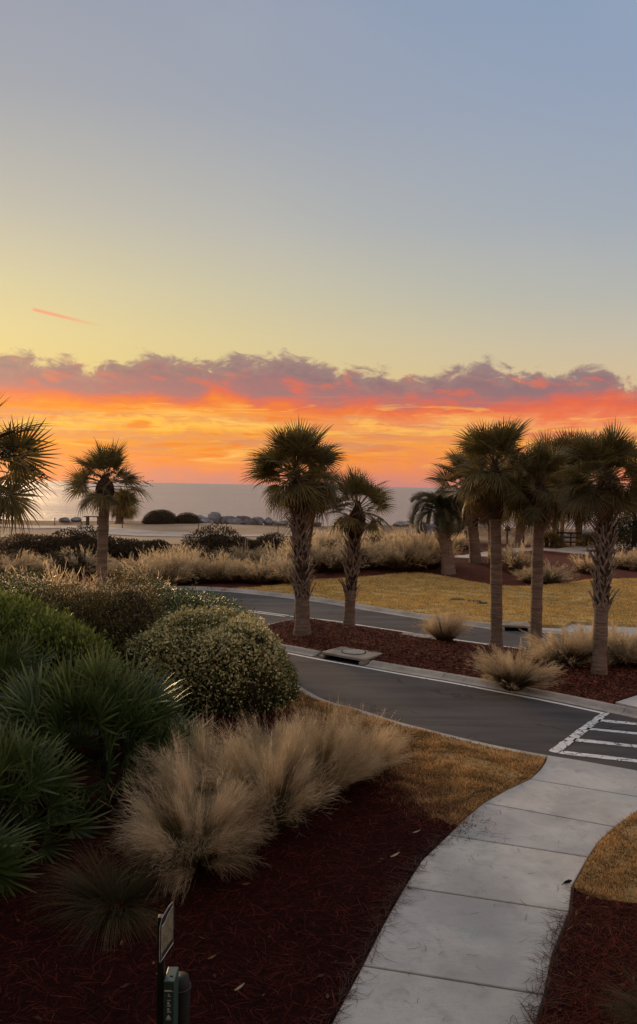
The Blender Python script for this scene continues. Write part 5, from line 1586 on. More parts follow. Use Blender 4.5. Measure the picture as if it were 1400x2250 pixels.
# bushes beyond the road
for (px, py, w, hh, lab, sd) in [(70, 1226, 2.2, 1.15, 'low dark bush beyond the road behind the left edge palm', 211), (165, 1226, 2.4, 1.35, 'low dark bush beyond the road left of the slender palm', 212),
                                 (255, 1224, 1.9, 0.95, 'low dark bush beyond the road right of the slender palm', 213), (330, 1220, 1.5, 0.75, 'small low bush at the edge of the sandy flat', 217),
                                 (468, 1232, 1.8, 1.6, 'taller dark bush behind the grasses left of the island palms', 214), (535, 1230, 1.7, 1.15, 'dark bush beside the small yucca, second from it', 215), (590, 1228, 1.4, 1.0, 'dark bush just left of the small yucca', 216),
                                 (830, 1236, 1.4, 1.2, 'dark bush behind the shorter island palm', 219),
                                 (20, 1262, 1.9, 1.0, 'low brown bush amid the far grasses at the left edge', 231), (145, 1262, 1.8, 0.95, 'low brown bush amid the far grasses left of the slender palm', 232),
                                 (420, 1258, 1.7, 1.1, 'low brown bush amid the grasses above the double line', 233), (742, 1246, 1.5, 1.0, 'low brown bush between the two island palm trunks, beyond the lawn', 234)]:
    b = at(px, py)
    shrub(lab, b, w * 0.95, w * 0.6, hh * 1.12, 5200, 0.13, 'leaf_far', sd, group='bushes beyond the road', lump=0.22, depth=0.3)
b = at(327, 1160)
shrub('large smooth dome shaped bush at the shore', Vector((b.x, 82, float(terrain(b.x, 82)))), 1.85, 1.6, 1.45, 7000, 0.10, 'leaf_far', 221, group='shore bushes', lump=0.03, depth=0.12)
b = at(388, 1160)
shrub('lower brown bush joined to the shore dome bush', Vector((b.x, 82.5, float(terrain(b.x, 82.5)))), 1.25, 1.2, 1.1, 4000, 0.10, 'leaf_far', 222, group='shore bushes', lump=0.10, depth=0.15)

# evergreen tree at the right edge
def round_tree(label, base, H, rx, crown_h, seed):
    o = tag(empty('evergreen_tree', base), label, 'tree', 'evergreen trees')
    rd = random.Random(seed)
    mb = MB()
    mb.tube([(0, 0, -0.1), (0.05, 0, H * 0.3), (0.0, 0.05, H * 0.75)], [0.22, 0.17, 0.07], 9)
    for i in range(9):
        a = rd.uniform(0, 6.28); z = H * rd.uniform(0.2, 0.6)
        mb.tube([(0, 0, z), (rx * 0.4 * math.cos(a), rx * 0.4 * math.sin(a), z + 0.4), (rx * 0.75 * math.cos(a), rx * 0.75 * math.sin(a), z + 0.9)], [0.07, 0.045, 0.02], 6)
    mb.build('trunk', M['twig'], o, True)
    r = np.random.default_rng(seed)
    Vs, n_all = [], 0
    for c in range(46):
        a = r.uniform(0, 6.28); u = r.uniform(0, 1); z = H - crown_h + crown_h * u
        rr = rx * math.sqrt(max(0.05, 1 - (2 * u - 0.8) ** 2 * 0.7)) * r.uniform(0.3, 1.0)
        ctr = np.array([rr * math.cos(a), rr * math.sin(a), z])
        n = 330
        P = ctr + r.normal(0, 0.26, (n, 3))
        d = r.normal(0, 1, (n, 3)) + np.array([0, 0, 0.4]); d /= np.linalg.norm(d, axis=1)[:, None]
        e = np.cross(d, r.normal(0, 1, (n, 3))); e /= np.linalg.norm(e, axis=1)[:, None]
        L = r.uniform(0.06, 0.16, n)[:, None]
        Vs.append(np.stack([P, P + d * L * .5 - e * L * .25, P + d * L, P + d * L * .5 + e * L * .25], 1).reshape(-1, 3))
    V = np.concatenate(Vs); n = len(V) // 4
    i = 4 * np.arange(n)
    add('crown', mesh_np('crown', V, quads=np.stack([i, i + 1, i + 2, i + 3], -1), mat=M['leaf_tree'], attrs={'t': np.repeat(r.uniform(0, 1, n), 4), 'v': np.repeat(r.uniform(0, 1, n), 4)}), o)['kind'] = 'stuff'
b = at(1392, 1222)
round_tree('dense dark evergreen tree behind the rightmost palm', b, 5.4, 2.0, 5.0, 301)
round_tree('dark evergreen tree half out of the right picture edge', b + Vector((3.4, 1.5, 0)), 5.6, 2.2, 5.2, 302)

# ================================================================== GROUND COVER
def scatter(poly, n, seed):
    P = np.array([(p[0], p[1]) for p in poly])
    r = np.random.default_rng(seed)
    out = []
    tot = 0
    while tot < n:
        G = r.uniform(P.min(0), P.max(0), (n * 2, 2))
        G = G[inside(P, G)]
        out.append(G); tot += len(G)
    return np.concatenate(out)[:n]

def turf(name, poly, n, h, w, z0, mat, label, seed, near=None):
    r = np.random.default_rng(seed)
    G = scatter(poly, n, seed) if poly is not None else near(None)
    if poly is None: near = None
    bare = np.sin(G[:, 0] * 2.3 + 1.7 * np.sin(G[:, 1] * 1.9)) * np.sin(G[:, 1] * 2.9 + 1.3 * np.sin(G[:, 0] * 2.1))
    G = G[r.uniform(0, 1, len(G)) > 0.75 * (bare > 0.45)]
    if near is not None:
        G = G[near(G)]
    n = len(G)
    z = terrain(G[:, 0], G[:, 1]) + z0
    cl = np.sin(G[:, 0] * 5.1 + 2 * np.sin(G[:, 1] * 3.7)) * np.sin(G[:, 1] * 6.3 + 1.5 * np.sin(G[:, 0] * 4.4))
    H = h * r.uniform(0.5, 1.3, n) * (1 + 0.35 * cl)
    a = r.uniform(0, 6.283, n)
    ln = r.normal(0, 0.55, (n, 2))
    b = np.stack([G[:, 0], G[:, 1], z - 0.005], -1)
    tip = b + np.stack([ln[:, 0] * H, ln[:, 1] * H, H], -1)
    s = np.stack([np.cos(a), np.sin(a), np.zeros(n)], -1) * (w * r.uniform(0.6, 1.4, n))[:, None]
    V = np.stack([b - s, b + s, tip], 1).reshape(-1, 3)
    t = 3 * np.arange(n)
    v = np.clip(0.5 + 0.3 * cl + r.normal(0, 0.22, n), 0, 1)
    o = add(name, mesh_np(name, V, tris=np.stack([t, t + 1, t + 2], -1), mat=M[mat], attrs={'t': np.tile([0.0, 0.0, 1.0], n), 'v': np.repeat(v, 3)}))
    return tag(o, label, 'grass', kind='stuff')
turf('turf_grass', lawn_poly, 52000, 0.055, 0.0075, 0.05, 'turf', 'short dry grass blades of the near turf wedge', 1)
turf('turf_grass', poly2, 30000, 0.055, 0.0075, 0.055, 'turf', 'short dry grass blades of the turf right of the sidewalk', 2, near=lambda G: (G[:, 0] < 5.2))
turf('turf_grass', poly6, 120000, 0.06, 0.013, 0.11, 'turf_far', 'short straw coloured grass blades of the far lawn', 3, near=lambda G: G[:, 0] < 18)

def turf_edge():
    r = np.random.default_rng(71)
    f = resample(bed_line, 0.04)
    A = np.array([(p.x, p.y) for p in f])[r.integers(0, len(f), 5000)] + r.normal(0, 0.16, (5000, 2))
    return A
def needles(name, G, z, L, w, mat, seed, label, tilt=0.25, kind='stuff'):
    r = np.random.default_rng(seed)
    n = len(G)
    a = r.uniform(0, 6.283, n); cv = r.normal(0, 0.35, n)
    Ls = L * r.uniform(0.5, 1.3, n)
    tl = np.abs(r.normal(0, tilt, n))
    b = np.stack([G[:, 0], G[:, 1], z + r.uniform(0.004, 0.02, n)], -1)
    d1 = np.stack([np.cos(a) * np.cos(tl), np.sin(a) * np.cos(tl), np.sin(tl)], -1)
    d2 = np.stack([np.cos(a + cv) * np.cos(tl * .3), np.sin(a + cv) * np.cos(tl * .3), np.sin(tl * .3)], -1)
    p1 = b + d1 * (Ls / 2)[:, None]; p2 = p1 + d2 * (Ls / 2)[:, None]
    P = np.stack([b, p1, p2], 1)
    S = np.stack([-np.sin(a), np.cos(a), r.normal(0, 0.3, n)], -1)
    V, q = ribbons(P, np.tile(np.array([1.0, 1.0, 0.4]) * w, (n, 1)) * r.uniform(0.7, 1.3, n)[:, None], S)
    o = add(name, mesh_np(name, V, quads=q, mat=M[mat], attrs={'t': np.tile([0, 0, .5, .5, 1, 1], n), 'v': np.repeat(r.uniform(0, 1, n) ** 2, 6)}))
    return tag(o, label, 'pine straw', kind=kind)
def view_clip(G, ymax=14, ymin=5.8):
    return G[(G[:, 1] < ymax) & (G[:, 1] > ymin) & (np.abs(G[:, 0]) < 0.46 * G[:, 1] + 0.6)]
turf('turf_grass', None, 0, 0.05, 0.0075, 0.045, 'turf', 'stray turf blades thinning out into the pine straw', 72, near=lambda G: turf_edge())
GL = view_clip(scatter(poly3, 150000, 21), 13.0)
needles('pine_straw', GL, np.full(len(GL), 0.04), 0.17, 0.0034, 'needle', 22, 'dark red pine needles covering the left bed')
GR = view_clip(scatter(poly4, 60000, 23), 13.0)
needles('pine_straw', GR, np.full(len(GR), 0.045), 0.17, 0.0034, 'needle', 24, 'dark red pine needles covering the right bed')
# needles spilt over the edges of the walk and lying on it
def edge_spill(line, n, seed, sgn, sd):
    r = np.random.default_rng(seed)
    L = [p for p in line if p.y < 10.6 and p.y > 5.2]
    f = resample(L, 0.05)
    k = r.integers(0, len(f) - 1, n)
    A = np.array([(p.x, p.y) for p in f])[k]
    return A + np.stack([sgn * (np.abs(r.normal(0, sd, n)) - 0.06), r.normal(0, 0.03, n)], -1)
GE = np.concatenate([edge_spill(walk_left, 620, 31, 1, 0.06), edge_spill([p for p in walk_right if p.y < 8.3], 560, 32, -1, 0.10)])
needles('pine_straw', GE, np.full(len(GE), 0.047), 0.20, 0.0040, 'drop_needle', 33, 'pine needles spilling over both edges of the sidewalk', 0.15)
pw = [p for p in walk_left] + list(reversed(walk_right))
rb_ = np.random.default_rng(36)
fb_ = resample(bed_line, 0.05)
GB = np.array([(p.x, p.y) for p in fb_])[rb_.integers(0, len(fb_), 9000)] + rb_.normal(0, 0.34, (9000, 2))
needles('pine_straw', GB, np.full(len(GB), 0.065), 0.16, 0.0034, 'needle', 37, 'pine needles blurring the edge between turf wedge and bed', 0.2)
GW = scatter(pw, 140, 34); GW = GW[GW[:, 1] < 12]
needles('pine_straw', GW, np.full(len(GW), 0.046), 0.13, 0.0032, 'drop_needle', 35, 'loose pine needles scattered on the sidewalk slabs', 0.02)
# bark chips on the island
def chips(poly, n, seed, zf, size, label):
    r = np.random.default_rng(seed)
    G = scatter(poly, n, seed); n = len(G)
    z = zf(G)
    a = r.uniform(0, 6.283, n)
    L = size * r.uniform(0.4, 1.5, n); w_ = L * r.uniform(0.15, 0.4, n)
    tl = r.normal(0, 0.35, n)
    u = np.stack([np.cos(a) * np.cos(tl), np.sin(a) * np.cos(tl), np.sin(tl)], -1)
    v = np.stack([-np.sin(a), np.cos(a), r.normal(0, 0.35, n)], -1)
    c = np.stack([G[:, 0], G[:, 1], z + 0.015], -1)
    u = u * L[:, None] / 2; v = v * w_[:, None] / 2
    V = np.stack([c - u - v, c + u - v, c + u + v, c - u + v], 1).reshape(-1, 3)
    i = 4 * np.arange(n)
    o = add('bark_chips', mesh_np('bark_chips', V, quads=np.stack([i, i + 1, i + 2, i + 3], -1), mat=M['chip'], attrs={'t': np.repeat(r.uniform(0, 1, n), 4), 'v': np.repeat(r.uniform(0, 1, n) ** 1.6, 4)}))
    return tag(o, label, 'bark chips', kind='stuff')
chips(poly5, 38000, 41, lambda G: 0.075 + mound5(G[:, 0], G[:, 1]), 0.06, 'red bark chips strewn over the palm island')

rl_ = np.random.default_rng(61)
GLt = np.concatenate([GL, GR])[rl_.choice(len(GL) + len(GR), 200, replace=False)]
def litter():
    n = len(GLt)
    a = rl_.uniform(0, 6.283, n); L = rl_.uniform(0.015, 0.055, n); w_ = L * rl_.uniform(0.2, 0.5, n)
    u = np.stack([np.cos(a), np.sin(a), rl_.normal(0, 0.3, n)], -1) * L[:, None]
    v = np.stack([-np.sin(a), np.cos(a), rl_.normal(0, 0.3, n)], -1) * w_[:, None]
    c = np.stack([GLt[:, 0], GLt[:, 1], np.full(n, 0.075)], -1)
    V = np.stack([c - u, c - v, c + u, c + v], 1).reshape(-1, 3)
    i = 4 * np.arange(n)
    o = add('leaf_litter', mesh_np('leaf_litter', V, quads=np.stack([i, i + 1, i + 2, i + 3], -1), mat=M['litter'], attrs={'t': np.repeat(rl_.uniform(0, 1, n), 4), 'v': np.repeat(rl_.uniform(0, 1, n) ** 2, 4)}))
    tag(o, 'small dry leaf flecks scattered over the pine straw', 'leaf litter', kind='stuff')
litter()

# ================================================================== HARD THINGS
def disc(c, rx, z0, z1, n=24):
    V = [(c[0] + rx * math.cos(2 * math.pi * i / n), c[1] + rx * math.sin(2 * math.pi * i / n), z0) for i in range(n)]
    V += [(x, y, z1) for (x, y, _) in V]
    F = [[i, (i + 1) % n, n + (i + 1) % n, n + i] for i in range(n)] + [[n + i for i in range(n)]]
    return V, F
def inlet(label, a, b, depth, side, top, cover=True, rcover=0.3, ext=0.0):
    """storm drain: a concrete slab over a dark slot, its open side on the kerb line a-b (xy)"""
    o = tag(empty('storm_drain', (0, 0, 0)), label, 'drain', 'storm drains')
    t = (b - a).normalized(); nrm = Vector((-t.y, t.x)) * side
    c0 = a; c1 = b; c2 = b + nrm * depth; c3 = a + nrm * depth
    def slabm(name, mat, P, z0, z1, bev=0.015):
        mb = MB()
        V = [(p.x, p.y, z0) for p in P] + [(p.x, p.y, z1) for p in P]
        if (P[1] - P[0]).cross(P[2] - P[1]) < 0: V = [V[i] for i in (3, 2, 1, 0, 7, 6, 5, 4)]
        mb.addf(V, [[3, 2, 1, 0], [4, 5, 6, 7], [0, 1, 5, 4], [1, 2, 6, 5], [2, 3, 7, 6], [3, 0, 4, 7]])
        return mb.build(name, mat, o, bevel=bev)
    f = nrm * 0.10
    slabm('cover_slab', M['slab'], [c0 - t * ext + f, c1 + t * ext + f, c2 + t * ext, c3 - t * ext], top - 0.07, top)
    # the dark throat behind the opening and its two cheeks
    slabm('throat', M['void'], [c0 + t * 0.12 + nrm * 0.30, c1 - t * 0.12 + nrm * 0.30, c2 - t * 0.12, c3 + t * 0.12], -0.02, top - 0.073, 0.0)
    slabm('cheek', M['kerb'], [c0 - t * ext + nrm * 0.02, c0 + t * 0.11 + nrm * 0.02, c3 + t * 0.11 - nrm * 0.01, c3 - t * ext - nrm * 0.01], -0.03, top - 0.074)
    slabm('cheek', M['kerb'], [c1 - t * 0.11 + nrm * 0.02, c1 + t * ext + nrm * 0.02, c2 + t * ext - nrm * 0.01, c2 - t * 0.11 - nrm * 0.01], -0.03, top - 0.074)
    slabm('sill', M['void'], [c0 + t * 0.12 + nrm * 0.02, c1 - t * 0.12 + nrm * 0.02, c1 - t * 0.12 + nrm * 0.29, c0 + t * 0.12 + nrm * 0.29], -0.03, 0.012, 0.0)
    if cover:
        c = (c0 + c1 + c2 + c3) / 4 + nrm * 0.06
        V, F = disc((c.x, c.y), rcover + 0.03, top + 0.001, top + 0.005)
        add('frame_ring', mesh_py('frame_ring', V, F, M['void']), o)
        V, F = disc((c.x, c.y), rcover, top + 0.003, top + 0.014)
        add('manhole_cover', mesh_py('manhole_cover', V, F, M['iron']), o)
    return o
inlet('storm drain under a square slab with round cover on the near island kerb', in2a, in2b, 1.15, 1, 0.155)
q0, q1 = xy(1100, 1388), xy(1168, 1394)
q0 = min(far_edge, key=lambda p: (p - inlet_a).length); q1 = min(far_edge, key=lambda p: (p - inlet_b).length)
inlet('storm drain with dark slot in the far kerb between two smooth palm trunks', q0 + Vector((0.02, 0)), q1, 0.95, 1, 0.17, cover=False)
# manhole slab at the far edge of the island
pm_ = at(920, 1402, dz=0.1)
o = tag(empty('manhole', (pm_.x, pm_.y, 0.0)), 'small round manhole cover in a concrete pad beside the lone grass tuft', 'manhole')
mb = MB(); mb.box((0, 0, 0.10), (1.15, 0.8, 0.12), Euler((0, 0, R(-25)))); mb.build('concrete_pad', M['slab'], o, bevel=0.01)
V, F = disc((0.12, -0.02), 0.29, 0.16, 0.172); add('manhole_cover', mesh_py('manhole_cover', V, F, M['iron']), o)

# flat valve boxes in the far lawn
for k, (px, py, s, lab) in enumerate([(1005, 1318, 0.34, 'leftmost of three flat dark valve lids in the far lawn'), (1041, 1322, 0.36, 'middle one of three flat dark valve lids in the far lawn'), (1060, 1326, 0.24, 'rightmost, smallest of three flat dark valve lids in the far lawn')]):
    p = at(px, py, dz=0.11)
    o = tag(empty('valve_box', (p.x, p.y, p.z - 0.02)), lab, 'valve box', 'valve boxes in the lawn')
    mb = MB(); mb.box((0, 0, 0.02), (s * 1.5, s * 0.8, 0.09), taper=0.96); mb.build('lid', M['darkmetal'], o, bevel=0.01)
    mb = MB(); mb.box((0, 0, 0.0), (s * 1.65, s * 0.95, 0.08)); mb.build('frame', M['wood'], o)

# rocks along the shore
def rock_mesh(seed):
    r = np.random.default_rng(seed)
    import bmesh
    bm = bmesh.new()
    bmesh.ops.create_icosphere(bm, subdivisions=2, radius=1.0)
    pl = [(lambda v: v / np.linalg.norm(v))(r.normal(0, 1, 3)) for _ in range(11)]
    ds = r.uniform(0.55, 0.9, 11)
    for v in bm.verts:
        p = np.array(v.co)
        for n_, d_ in zip(pl, ds):
            e = p @ n_ - d_
            if e > 0: p = p - n_ * e * 0.92
        p += r.normal(0, 0.02, 3)
        v.co = Vector(p)
    me = bpy.data.meshes.new('rock'); bm.to_mesh(me); bm.free()
    me.materials.append(M['rock'])
    return me
ROCKS = [rock_mesh(i + 500) for i in range(6)]
rr_ = random.Random(9)
def rock(px, py_top, Y, wpx, label, group, hfac=1.0):
    q = at_y(px, py_top, Y)
    z0 = float(terrain(q.x, Y))
    h = max(0.5, (q.z - z0) * 1.4)
    o = add('shore_rock', rr_.choice(ROCKS))
    w = wpx * Y / FPX
    o.scale = (w / 1.5, w / 1.6, h / 1.5)
    o.location = (q.x, Y, z0 + h * 0.36)
    o.rotation_euler = (rr_.uniform(-0.25, 0.25), rr_.uniform(-0.25, 0.25), rr_.uniform(0, 6.28))
    return tag(o, label, 'rock', group)
for k, (px, py, w) in enumerate([(400, 1146, 20), (411, 1137, 30), (425, 1144, 24), (438, 1134, 30), (455, 1142, 26), (474, 1132, 34), (492, 1139, 26), (510, 1137, 34), (522, 1146, 30), (534, 1137, 36), (548, 1144, 24), (566, 1140, 30), (588, 1141, 20), (604, 1146, 26), (622, 1147, 26)]):
    rock(px, py, 88 + rr_.uniform(-1.5, 1.5), w, 'grey boulder in the shore rock pile right of the dome bush, ' + ORD[k], 'boulders along the shore')
for k, (px, py, w) in enumerate([(143, 1139, 22), (168, 1141, 20)]):
    rock(px, py, 90 + rr_.uniform(-1, 1), w, ['left', 'right'][k] + ' one of two low boulders at the waterline left of the bench', 'low boulders left of the bench')
for k, (px, py, w) in enumerate([(910, 1165, 40), (930, 1160, 46), (955, 1157, 60), (985, 1158, 56)]):
    rock(px, py, 70 + rr_.uniform(-1.5, 1.5), w, 'large grey boulder behind the feather leaved palm, ' + ORD[k], 'boulders behind the feather palm')
for k, (px, py, w) in enumerate([(1235, 1172, 44), (1247, 1182, 34), (1258, 1174, 44), (1288, 1170, 46), (1308, 1174, 40)]):
    rock(px, py, 72 + rr_.uniform(-1, 1), w, 'grey boulder behind the wooden railing, ' + ORD[k], 'boulders behind the railing')
for k, (px, py, w) in enumerate([(665, 1160, 30), (692, 1158, 34), (880, 1162, 34), (895, 1166, 30)]):
    rock(px, py, 86 + rr_.uniform(-1.5, 1.5), w, 'grey boulder near the waterline seen past the island palms, ' + ORD[k], 'boulders seen past the island palms')

# thin marker posts on the flat
for k, (px, py, h, rx, lab) in enumerate([(120, 1158, 0.95, 0.03, 'thin leaning post at the shore right of the left edge palm'), (194, 1156, 0.6, 0.0, 'short thin post below the bench at the shore'),
        (269, 1163, 0.75, 0.0, 'thin post in front of the small distant palm'), (434, 1170, 0.8, 0.12, 'leaning thin post before the shore rocks, left of the upright one'),
        (498, 1170, 0.75, 0.0, 'upright thin post before the shore rocks'), (611, 1175, 0.85, 0.0, 'thin post near the right end of the shore rocks'),
        (128, 1196, 0.85, 0.0, 'thin post above the dark bushes right of the left edge palm'), (207, 1196, 0.75, 0.1, 'thin post above the dark bushes left of the slender palm'), (277, 1207, 0.75, 0.0, 'thin post right of the slender palm above the grasses')]):
    p = at(px, py)
    mb = MB(); mb.tube([(0, 0, -0.15), (rx * 0.5, 0, h * 0.5), (rx, 0, h)], [0.042, 0.04, 0.036], 7)
    o = tag(empty('marker_post', p), lab, 'post', 'thin posts on the shore flat')
    mb.build('post', M['wood'], o)
    mb = MB(); mb.tube([(rx, 0, h), (rx, 0, h + 0.03)], [0.05, 0.03], 7); mb.build('cap', M['darkmetal'], o)

# bench at the shore
p = at(206, 1149)
Yb = 84.0; q = at_y(205, 1134, Yb)
zb = float(terrain(q.x, Yb)); hb = q.z - zb
o = tag(empty('park_bench', (q.x, Yb, zb)), 'dark slab bench on two block legs by the sea', 'bench')
for k in range(3):
    mb = MB(); mb.box((0, -0.17 + 0.17 * k, hb - 0.05), (1.95, 0.155, 0.10)); mb.build('seat_plank', M['wood'], o, bevel=0.01)
for s in (-0.58, 0.58):
    mb = MB(); mb.box((s, 0, (hb - 0.1) / 2 - 0.05), (0.26, 0.4, hb - 0.002)); mb.build('leg', M['wood'], o, bevel=0.01)

# wooden railing near the right hand palms
a = at(1210, 1201); b = at(1277, 1201)
Yr = (a.y + b.y) / 2
o = tag(empty('wooden_railing', ((a.x + b.x) / 2, Yr, float(terrain((a.x + b.x) / 2, Yr)))), 'low wooden railing with dark top beam between two distant palms', 'railing')
wR = b.x - a.x
top = at_y(1240, 1169, Yr).z - o.location.z
mb = MB(); mb.box((0, 0, top - 0.06), (wR, 0.22, 0.12)); mb.build('top_beam', M['darkmetal'], o, bevel=0.01)
for k in range(4):
    mb = MB(); mb.box((-wR / 2 + 0.15 + k * (wR - 0.3) / 3, 0, (top - 0.12) / 2 - 0.06), (0.13, 0.13, top)); mb.build('post', M['wood'], o)
for z in (0.35, 0.75):
    mb = MB(); mb.box((0, 0.09, z), (wR - 0.1, 0.04, 0.12)); mb.build('rail', M['wood'], o)

# picket fence left of it, behind the grasses
a = at_y(978, 1166, 66.0); b = at_y(1042, 1164, 66.0)
z0 = float(terrain((a.x + b.x) / 2, 66))
o = tag(empty('picket_fence', ((a.x + b.x) / 2, 66.0, z0)), 'dark wooden picket fence behind the golden grass and pale ringed palm', 'fence')
n = 26; wF = b.x - a.x; hF = a.z - z0
pk = MB(); pk.box((0, 0, hF / 2 - 0.03), (0.085, 0.022, hF)); pk.addf([(-0.0425, -0.011, hF - 0.03), (0.0425, -0.011, hF - 0.03), (0.0, -0.011, hF + 0.05), (-0.0425, 0.011, hF - 0.03), (0.0425, 0.011, hF - 0.03), (0.0, 0.011, hF + 0.05)], [[0, 1, 2], [5, 4, 3], [0, 2, 5, 3], [2, 1, 4, 5]])
pme = mesh_py('picket', pk.V, pk.F, M['wood'])
for k in range(n): add('picket', pme, o, loc=(-wF / 2 + (k + 0.5) * wF / n, 0, rr_.uniform(-0.03, 0.03)))
for z in (hF * 0.3, hF * 0.8):
    mb = MB(); mb.box((0, 0.04, z), (wF, 0.05, 0.09)); mb.build('rail', M['wood'], o)

# dome topped path light
Yl = 56.0
q = at_y(1115, 1153, Yl); zl = float(terrain(q.x, Yl))
o = tag(empty('path_light', (q.x, Yl, zl)), 'dark dome topped light post standing among the palms', 'light post')
hL = q.z - zl
mb = MB(); mb.tube([(0, 0, -0.1), (0, 0, hL - 0.35)], [0.09, 0.075], 10); mb.build('post', M['wood'], o)
mb = MB(); mb.tube([(0, 0, hL - 0.42), (0, 0, hL - 0.40), (0, 0, hL - 0.26), (0, 0, hL - 0.12), (0, 0, hL - 0.05), (0, 0, hL)], [0.18, 0.245, 0.22, 0.15, 0.06, 0.03], 14); mb.build('hood', M['darkmetal'], o, True)
# weathered post with a bent top behind the grasses
Yp = 58.0
q = at_y(933, 1148, Yp); zl = float(terrain(q.x, Yp)); hL = q.z - zl
o = tag(empty('weathered_post', (q.x, Yp, zl)), 'weathered grey post with a small lamp left of the feather leaved palm', 'post')
mb = MB(); mb.tube([(0.1, 0, -0.1), (0.06, 0, hL * 0.5), (0, 0, hL)], [0.19, 0.17, 0.14], 9); mb.build('post', M['wood'], o, True)
mb = MB(); mb.tube([(-0.16, 0, hL - 0.08), (-0.16, 0, hL + 0.02), (-0.16, 0, hL + 0.1)], [0.05, 0.12, 0.05], 9); mb.build('lamp_head', M['iron'], o, True)

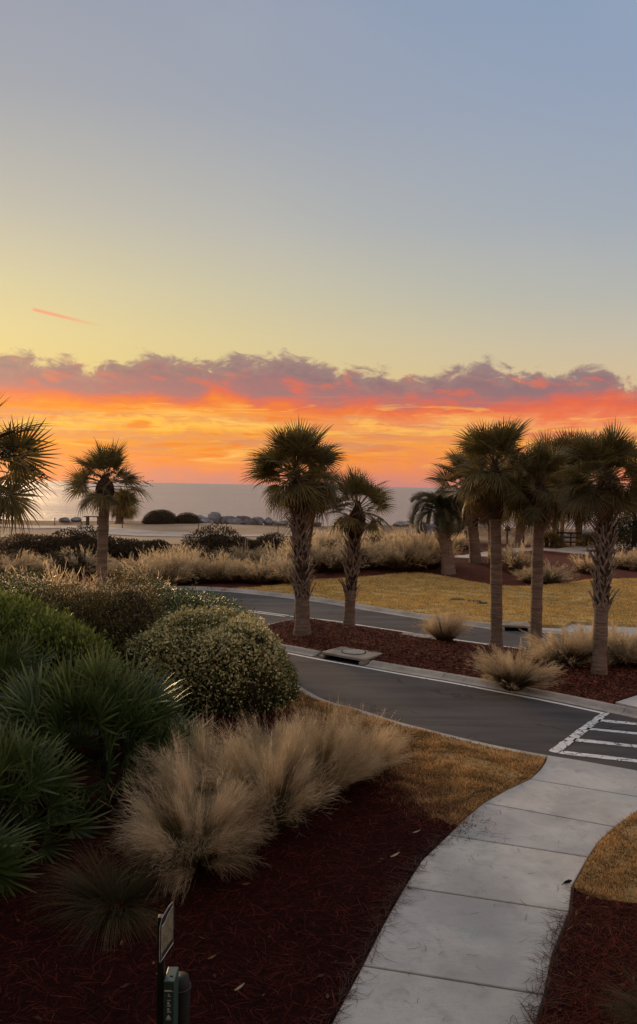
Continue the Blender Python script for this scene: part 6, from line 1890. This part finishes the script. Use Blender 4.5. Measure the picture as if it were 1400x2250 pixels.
# ---------------------------------------------------------------- dog waste station, lower left
def station():
    Y0 = 5.2
    pA = at_y(353, 2129, Y0)             # lower near corner of the sign
    bx, by = pA.x + 0.012, Y0 + 0.11
    o = tag(empty('waste_station', (bx, by, 0.04)), 'green dog waste station with picture sign, bag box and dark bin', 'waste station')
    zs = pA.z - 0.04                      # sign bottom
    mb = MB(); mb.box((-0.03, 0.0, (zs + 0.30) / 2 - 0.1), (0.045, 0.05, zs + 0.50)); mb.build('post', M['green_post'], o, bevel=0.004)
    # sign: a rounded plate facing right, slightly bent corner at the top
    def plate(name, inset, x, mat, parent, thick=0.004, jag=False):
        w, h, c = 0.25 - 2 * inset, 0.315 - 2 * inset, max(0.012, 0.04 - inset)
        pts = [(-w / 2, -h / 2 + c * .4), (-w / 2 + c * .4, -h / 2), (w / 2 - c * .4, -h / 2), (w / 2, -h / 2 + c * .4)]
        if jag:
            rj = random.Random(4)
            k = 9
            pts += [(w / 2 - w * i / k, h / 2 - c * 0.2 - 0.035 * i / k - rj.uniform(0, 0.018)) for i in range(k + 1)]
        else:
            pts += [(w / 2, h / 2 - c), (w / 2 - c * .6, h / 2 - c * .2), (0.02, h / 2 - c * .1), (-w / 2 + c, h / 2 - c * .55), (-w / 2, h / 2 - c * 1.8)]
        n = len(pts)
        V = [(x, y, z) for y, z in pts] + [(x + thick, y, z) for y, z in pts]
        F = [[i, (i + 1) % n, n + (i + 1) % n, n + i] for i in range(n)] + [list(range(n))[::-1], [n + i for i in range(n)]]
        ob = add(name, mesh_py(name, V, F, mat), parent)
        return ob
    zc = zs + 0.19
    sp = plate('sign_panel', 0.0, 0.0, M['sign_rim'], o); sp.location = (0.0, 0.01, zc); sp.rotation_euler = (0, 0, R(-11))
    plate('sign_face', 0.010, 0.0045, M['sign_black'], sp, 0.002)
    plate('sign_border', 0.026, 0.0068, M['white_mark'], sp, 0.0015, True)
    plate('sign_picture', 0.033, 0.0086, M['sign_picture'], sp, 0.0015, True)
    mb = MB(); mb.box((0.0095, 0.0, -0.118), (0.0015, 0.19, 0.034)); mb.build('caption_band', M['sign_black'], sp)
    mb = MB(); mb.box((0.0105, 0.0, -0.142), (0.0015, 0.215, 0.008)); mb.build('white_rule', M['white_mark'], sp)
    # bag dispenser
    tA = at_y(370, 2155, Y0 + 0.02)
    zt = tA.z - 0.04
    bxo, byo = tA.x - bx, -0.10
    db = empty('dispenser', (0, 0, 0)); bpy.data.objects.remove(db)
    mb = MB(); mb.box((bxo + 0.006, byo + 0.085, zt - 0.20), (0.074, 0.17, 0.40)); box = mb.build('bag_dispenser', M['green_plastic'], o, bevel=0.006)
    fy = byo - 0.0012
    def mk(x, z, w, h): 
        m_ = MB(); m_.box((bxo + 0.006 + x, fy - 0.0006, zt + z), (w, 0.001, h)); m_.build('printed_mark', M['white_mark'], box)
    mk(-0.006, -0.062, 0.046, 0.010); mk(0.024, -0.066, 0.010, 0.004)
    mk(0.0, -0.088, 0.010, 0.009); mk(0.004, -0.100, 0.022, 0.004); mk(0.002, -0.126, 0.026, 0.004)
    for z in (-0.150, -0.192):
        m_ = MB(); m_.tube([(bxo + 0.004, fy - 0.0002, zt + z + 0.006), (bxo + 0.004, fy - 0.0012, zt + z + 0.006)], 0.008, 10); m_.build('printed_mark', M['white_mark'], box)
        mk(0.002, z - 0.008, 0.020, 0.005)
    mk(0.001, -0.166, 0.026, 0.004); mk(0.003, -0.207, 0.028, 0.004)
    m_ = MB(); m_.addf([(bxo - 0.012, fy - 0.001, zt - 0.250), (bxo + 0.024, fy - 0.001, zt - 0.250), (bxo + 0.006, fy - 0.001, zt - 0.222)], [[0, 1, 2]]); m_.build('printed_mark', M['white_mark'], box)
    mk(0.0, -0.258, 0.034, 0.005)
    mb = MB(); mb.box((bxo + 0.012, byo + 0.06, zt + 0.0015), (0.022, 0.004, 0.003)); mb.build('lock_slot', M['void'], box)
    # round dark bin behind the box
    bn = MB()
    bn.tube([(0.075, 0.15, zt - 0.75), (0.075, 0.15, zt - 0.70), (0.075, 0.15, zt - 0.20), (0.075, 0.15, zt - 0.12)], [0.055, 0.07, 0.075, 0.06], 16)
    bin_ = bn.build('waste_bin', M['sign_black'], o, True)
    rg = MB(); rg.tube([(0.075, 0.15, zt - 0.20), (0.075, 0.15, zt - 0.185)], [0.08, 0.08], 16); rg.build('rim', M['darkmetal'], bin_, True)
    for z in (zs + 0.27, zs - 0.10):
        bl = MB(); bl.tube([(-0.06, -0.005, z), (-0.045, -0.005, z)], 0.006, 8); bl.build('bolt', M['iron'], o)
station()

# small dark pod on the walk, dry leaves
p = at(1248, 1952)
mb = MB(); mb.tube([(-0.05, 0, 0.012), (-0.02, 0.01, 0.02), (0.02, 0.015, 0.03), (0.05, 0.03, 0.028)], [0.006, 0.016, 0.02, 0.008], 7)
o = tag(empty('seed_pod', (p.x, p.y, 0.047)), 'small black seed pod lying on the sidewalk near its right edge', 'seed pod')
mb.build('pod', M['cone'], o, True)
mb = MB(); mb.tube([(-0.05, 0, 0.012), (-0.08, -0.03, 0.008)], [0.005, 0.003], 5); mb.build('stalk', M['cone'], o)
for k, (px, py, L, ang, lab) in enumerate([(868, 1892, 0.13, 0.5, 'pale curled leaf in the straw left of the walk, nearest to it'), (915, 1840, 0.10, 0.1, 'pale leaf sliver in the straw below the turf edge'), (926, 1776, 0.06, 0.0, 'tiny pale leaf where straw meets turf'),
                                          (526, 2188, 0.10, 0.6, 'pale twig on dark straw right of the waste station')]):
    p = at(px, py)
    V = []
    for i in range(5):
        t = i / 4; w = 0.012 * math.sin(math.pi * (0.1 + 0.85 * t)) * L / 0.1
        V += [(L * (t - .5), -w, 0.02 + 0.03 * t * t), (L * (t - .5), w, 0.026 + 0.03 * t * t)]
    o = add('fallen_leaf', mesh_py('fallen_leaf', V, [[2 * i, 2 * i + 1, 2 * i + 3, 2 * i + 2] for i in range(4)], M['fallen']), loc=(p.x, p.y, 0.045))
    o.rotation_euler = (0, 0, ang)
    tag(o, lab, 'leaf', 'fallen leaves')
